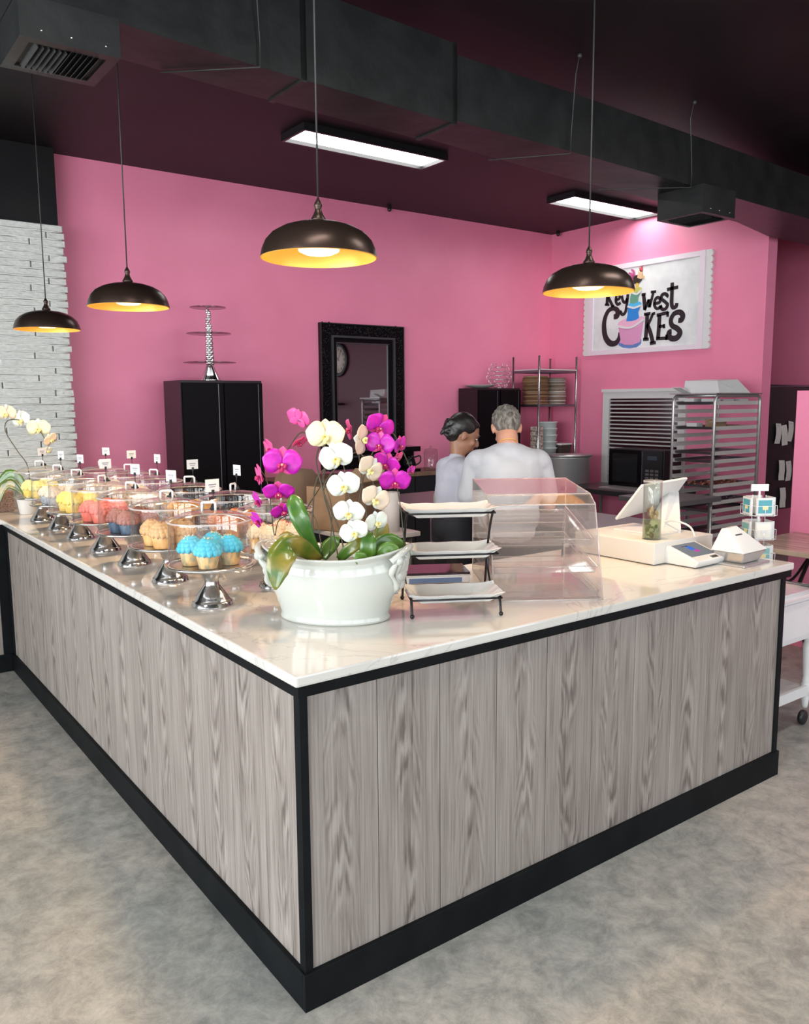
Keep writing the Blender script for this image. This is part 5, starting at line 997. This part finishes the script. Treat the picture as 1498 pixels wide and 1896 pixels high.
# ================================================================ people
def person(name, loc, rz, label, woman, torso, head, arms, legs, skin, hairc, shirtc, pants):
    # every list holds (p0, p1, r0, r1) capsules / ellipsoids in local coordinates: x right, y forward, z up
    root = empty(name, loc, rz, label=label, cat='person')
    def caps(m, p, q, r0, r1, n=14, flat=1):
        p, q = Vector(p), Vector(q); k = 6; P = [p+(q-p)*i/k for i in range(k+1)]; m.tube(P, [r0+(r1-r0)*i/k for i in range(k+1)], n); m.ball(p, r0, n=n); m.ball(q, r1, n=n)
    def fuse(m, nm, mt_, vox, par, smooth_=3):
        o = m.build(nm, mt_, None); md = o.modifiers.new('r', 'REMESH'); md.mode = 'VOXEL'; md.voxel_size = vox; md.use_smooth_shade = True
        s = o.modifiers.new('s', 'SMOOTH'); s.iterations = smooth_; s.factor = .6
        dg = bpy.context.evaluated_depsgraph_get(); me = bpy.data.meshes.new_from_object(o.evaluated_get(dg)); me.materials.clear(); me.materials.append(mt_)
        for p in me.polygons: p.use_smooth = True
        o.modifiers.clear(); o.data = me; o.parent = par; return o
    H0, M3 = head['c'], head['m']; hc = Vector(H0)
    def hp_(x, y, z): return hc + M3 @ Vector((x, y, z))
    m = MB()
    m.ball(hc+M3@Vector((0,-.008,.025)), .074, .094, .094, 20, M3); m.ball(hc+M3@Vector((0,.022,-.045)), .056, .066, .070, 16, M3); m.ball(hp_(0,.052,-.082), .026, .022, .022, 12, M3)
    m.tube([hp_(0,.083,.012), hp_(0,.098,-.012), hp_(0,.104,-.030)], [.008,.011,.013], 10); m.ball(hp_(0,.101,-.032), .015, .012, .010, 10, M3)
    m.ball(hp_(0,.084,-.060), .022, .010, .006, 10, M3); m.ball(hp_(0,.082,-.070), .019, .010, .006, 10, M3); m.ball(hp_(0,.080,.028), .045, .014, .010, 12, M3)
    for s_ in (-1, 1): m.ball(hp_(s_*.040,.064,-.028), .020, .018, .018, 10, M3); m.ball(hp_(s_*.078,-.008,-.012), .008, .018, .030, 12, M3); m.ball(hp_(s_*.083,-.016,.002), .007, .011, .016, 10, M3)
    caps(m, torso['neck'], hp_(0,-.02,-.06), torso['nr'], torso['nr']*.92)
    for p, rx_, ry_, rz_ in torso['b']: m.ball(p, rx_*.93, ry_*.93, rz_, 18)
    for s_, A_ in zip((-1, 1), arms):
        sh_, el, wr, hd = A_; caps(m, sh_, el, .050 if not woman else .042, .040 if not woman else .034); caps(m, el, wr, .040 if not woman else .033, .026 if not woman else .022)
        d = (Vector(hd)-Vector(wr)).normalized(); sd = d.cross(Vector((0,0,1))).normalized(); up = sd.cross(d).normalized(); pw_ = Vector(wr)+d*.05
        Mh = Matrix((sd, d, up)).transposed(); m.ball(pw_, .040, .052, .017, 14, Mh)
        for f, ln in zip((-.030, -.010, .010, .029), (.062, .074, .078, .066)):
            r1 = Vector(wr)+d*.088+sd*f; m.tube([r1-d*.02, r1+d*ln*.45-up*.004, r1+d*ln*.8-up*.016, r1+d*ln-up*.030], [.0095,.009,.0085,.007], 8)
        r1 = Vector(wr)+d*.04-sd*s_*.036; m.tube([r1, r1-sd*s_*.020+d*.022, r1-sd*s_*.026+d*.048-up*.010], [.012,.0105,.008], 8)
    for A_ in legs: hip, kn, an = A_; caps(m, hip, kn, .085, .058); caps(m, kn, an, .056, .038); m.ball(Vector(an)+Vector((0,.05,-.045)), .040, .115, .032, 14)
    body = fuse(m, 'body', skin, .0085, root, 2)
    # clothes: shirt with short sleeves
    m = MB()
    for p, rx_, ry_, rz_ in torso['b']: m.ball(p, rx_+.008, ry_+.010, rz_+.008, 20)
    for s_, A_ in zip((-1, 1), arms):
        sh_, el = Vector(A_[0]), Vector(A_[1]); e2 = sh_+(el-sh_)*.72; caps(m, sh_, e2, .062 if not woman else .054, .066 if not woman else .057)
    caps(m, Vector(torso['neck'])+Vector((0,-.012,-.045)), Vector(torso['neck'])+Vector((0,-.008,-.012)), torso['nr']+.020, torso['nr']+.007)
    shirt = fuse(m, 'shirt', shirtc, .0095, root, 5)
    m = MB()
    for A_ in legs: hip, kn, an = A_; caps(m, hip, kn, .098, .072); caps(m, kn, Vector(an)+Vector((0,0,.0)), .070, .056)
    m.ball(torso['hip'], torso['hw'], .125, .12, 18); fuse(m, 'trousers', pants, .013, root, 3)
    for A_ in legs: an = Vector(A_[2]); MB().ball(an+Vector((0,.05,-.038)), .050, .135, .045, 16).box(an.x-.05, an.x+.05, an.y-.08, an.y+.18, 0, .025).build('shoe', blackm, root, bevel=0)
    return root, body, hp_, M3, fuse
sk1 = mat('skin_tanned', (.55,.27,.18), .5, sub=.1); sk2 = mat('skin_brown', (.36,.18,.11), .45, sub=.1)
tee = vary(mat('white_tshirt', (.62,.64,.70), .8), (.46,.48,.53), (.54,.56,.61), 4, 3, (1,1,.6), bump=.9, dist=.05); tee2 = vary(mat('white_tshirt_lilac', (.62,.62,.72), .8), (.50,.51,.60), (.58,.59,.68), 5, 3, bump=.4, dist=.03)
jeans = mat('dark_trousers', (.02,.022,.03), .8)
# man seen from behind, head bowed
Mm = Matrix.Rotation(-.62, 3, 'X') @ Matrix.Rotation(.0, 3, 'Z')
tb_ = [((0,.0,.98), .165, .115, .14), ((0,.01,1.10), .175, .120, .16), ((0,.03,1.20), .185, .120, .12), ((-.075,.045,1.275), .115, .095, .075), ((.075,.045,1.275), .115, .095, .075), ((0,.055,1.31), .13, .085, .065), ((-.155,.06,1.275), .075, .075, .062), ((.155,.06,1.275), .075, .075, .062), ((0,.0,.88), .165, .12, .09)]
arms = [((-.185,.065,1.265), (-.225,.10,1.02), (-.07,.31,.98), (-.02,.36,.955)), ((.185,.065,1.265), (.235,.08,1.02), (.20,.31,.98), (.17,.36,.955))]
legs = [((-.09,0,.86), (-.10,.01,.48), (-.10,-.02,.085)), ((.09,0,.86), (.10,.01,.48), (.10,-.02,.085))]
man, mb_, mh, M3, fuse = person('person', (2.165, 1.505, 0), -.62, 'grey-haired person in white T-shirt seen from behind, head bowed', False, dict(neck=(0,.07,1.345), nr=.062, b=tb_, hip=(0,0,.87), hw=.175), dict(c=(0,.135,1.455), m=Mm), arms, legs, sk1, None, tee, jeans)
hair1 = vary(mat('grey_hair', (.22,.19,.16), .8), (.07,.06,.05), (.27,.24,.21), 70, 3, (1,1,.35), bump=.8, dist=.006)
m = MB(); m.ball(mh(0,-.014,.036), .082, .098, .094, 22, M3); m.ball(mh(0,-.050,.0), .074, .060, .062, 16, M3); m.ball(mh(0,.03,.085), .062, .06, .035, 14, M3); rr = random.Random(8)
for i in range(90):
    a = rr.uniform(0, 6.28); q = rr.uniform(0, 1); c0 = mh(.080*math.cos(a)*math.sin(q*1.5), -.014+.095*math.sin(a)*math.sin(q*1.5), .034+.092*math.cos(q*1.5)); m.ball(c0, .010, .010, .011, 6)
fuse(m, 'hair', hair1, .006, man, 1)
ne = MB(); 
for s_ in (-1, 1): ne.ball(mh(s_*.030,.080,.006), .011, .008, .009, 10, M3)
ne.build('eyes', mat('eye_white', (.7,.7,.68), .2), mb_, kind='stuff')
MB().tube([Vector((.052*math.cos(a), .062+.058*math.sin(a)*.9, 1.375+.028*-math.sin(a))) for a in [PI+i*PI/8 for i in range(9)]], .0022, 6).build('necklace', gold, man)
# woman in profile, looking down
Mw = Matrix.Rotation(-.32, 3, 'Z') @ Matrix.Rotation(-.42, 3, 'X')
tw = [((0,.0,.95), .13, .095, .13), ((0,.0,1.06), .125, .095, .13), ((0,.015,1.15), .135, .10, .10), ((-.05,.02,1.215), .085, .075, .055), ((.05,.02,1.215), .085, .075, .055), ((-.115,.02,1.21), .055, .058, .048), ((.115,.02,1.21), .055, .058, .048), ((-.05,.085,1.12), .06,.05,.055), ((.05,.085,1.12), .06,.05,.055)]
armw = [((-.145,.02,1.205), (-.17,.03,.985), (-.09,.24,.98), (-.05,.30,.955)), ((.145,.02,1.205), (.175,.0,.985), (.13,.22,.99), (.09,.28,.955))]
legw = [((-.08,0,.86), (-.085,.01,.47), (-.085,-.02,.085)), ((.08,0,.86), (.085,.01,.47), (.085,-.02,.085))]
wom, wb_, wh_, W3, fuse = person('person', (2.225, 2.06, 0), -PI/2-.20, 'dark-haired person in white T-shirt looking down, standing beside the grey-haired one', True, dict(neck=(0,.035,1.27), nr=.046, b=tw, hip=(0,0,.86), hw=.165), dict(c=(0,.075,1.405), m=Mw), armw, legw, sk2, None, tee2, jeans)
hair2 = mat('black_hair', (.012,.009,.008), .4); m = MB(); m.ball(wh_(0,-.026,.045), .086, .095, .088, 20, W3); m.ball(wh_(0,.022,.080), .064, .050, .030, 14, W3); m.ball(wh_(0,-.085,.005), .055, .048, .060, 14, W3); m.ball(wh_(0,-.06,-.01), .070, .055, .060, 14, W3)
for s_ in (-1, 1): m.ball(wh_(s_*.068,.002,.055), .014, .040, .032, 10, W3)
rr = random.Random(1)
for i in range(50): a = rr.uniform(0, 6.28); m.ball(wh_(.05*math.cos(a), -.085+.045*math.sin(a), .005+rr.uniform(-.05,.06)), .014, n=6)
fuse(m, 'hair', hair2, .007, wom, 1); ne = MB(); br = MB()
for s_ in (-1, 1): ne.ball(wh_(s_*.031,.079,.004), .011, .008, .006, 10, W3); br.tube([wh_(s_*.014,.091,.026), wh_(s_*.03,.090,.031), wh_(s_*.048,.078,.026)], .003, 6); br.tube([wh_(s_*.020,.090,.003), wh_(s_*.032,.089,.000), wh_(s_*.043,.081,.003)], .0016, 6)
ne.build('eyes', mat('eye_white_w', (.55,.5,.48), .25), wb_, kind='stuff'); br.build('eyebrows', hair2, wb_, kind='stuff'); MB().ball(wh_(0,.091,-.061), .018, .006, .004, 10, W3).ball(wh_(0,.088,-.068), .016, .006, .004, 10, W3).build('lips', mat('lips', (.42,.13,.12), .4), wb_, kind='stuff')
# small blue-white dough bin etc. on lower shelves of the steel table
for i, (y, c, lb) in enumerate(((1.55, (.18,.16,.03), 'olive green tub under the steel worktable'), (2.1, (.05,.05,.06), 'black bin under the steel worktable'), (2.75, (.10,.09,.10), 'dark grey bin under the steel worktable, far end'))):
    t = empty('storage_bin', (2.77, y, .315), .1*i, label=lb, cat='bin'); MB().hexa([(-.15,-.18,0), (.15,-.18,0), (.15,.18,0), (-.15,.18,0)], [(-.18,-.21,.22), (.18,-.21,.22), (.18,.21,.22), (-.18,.21,.22)]).build('bin_body', mat('bin_%d' % i, c, .5), t, bevel=.006); MB().box(-.19, .19, -.22, .22, .22, .24).build('lid', mat('bin_lid_%d' % i, tuple(min(1, q*1.8) for q in c), .4), t, bevel=.004)
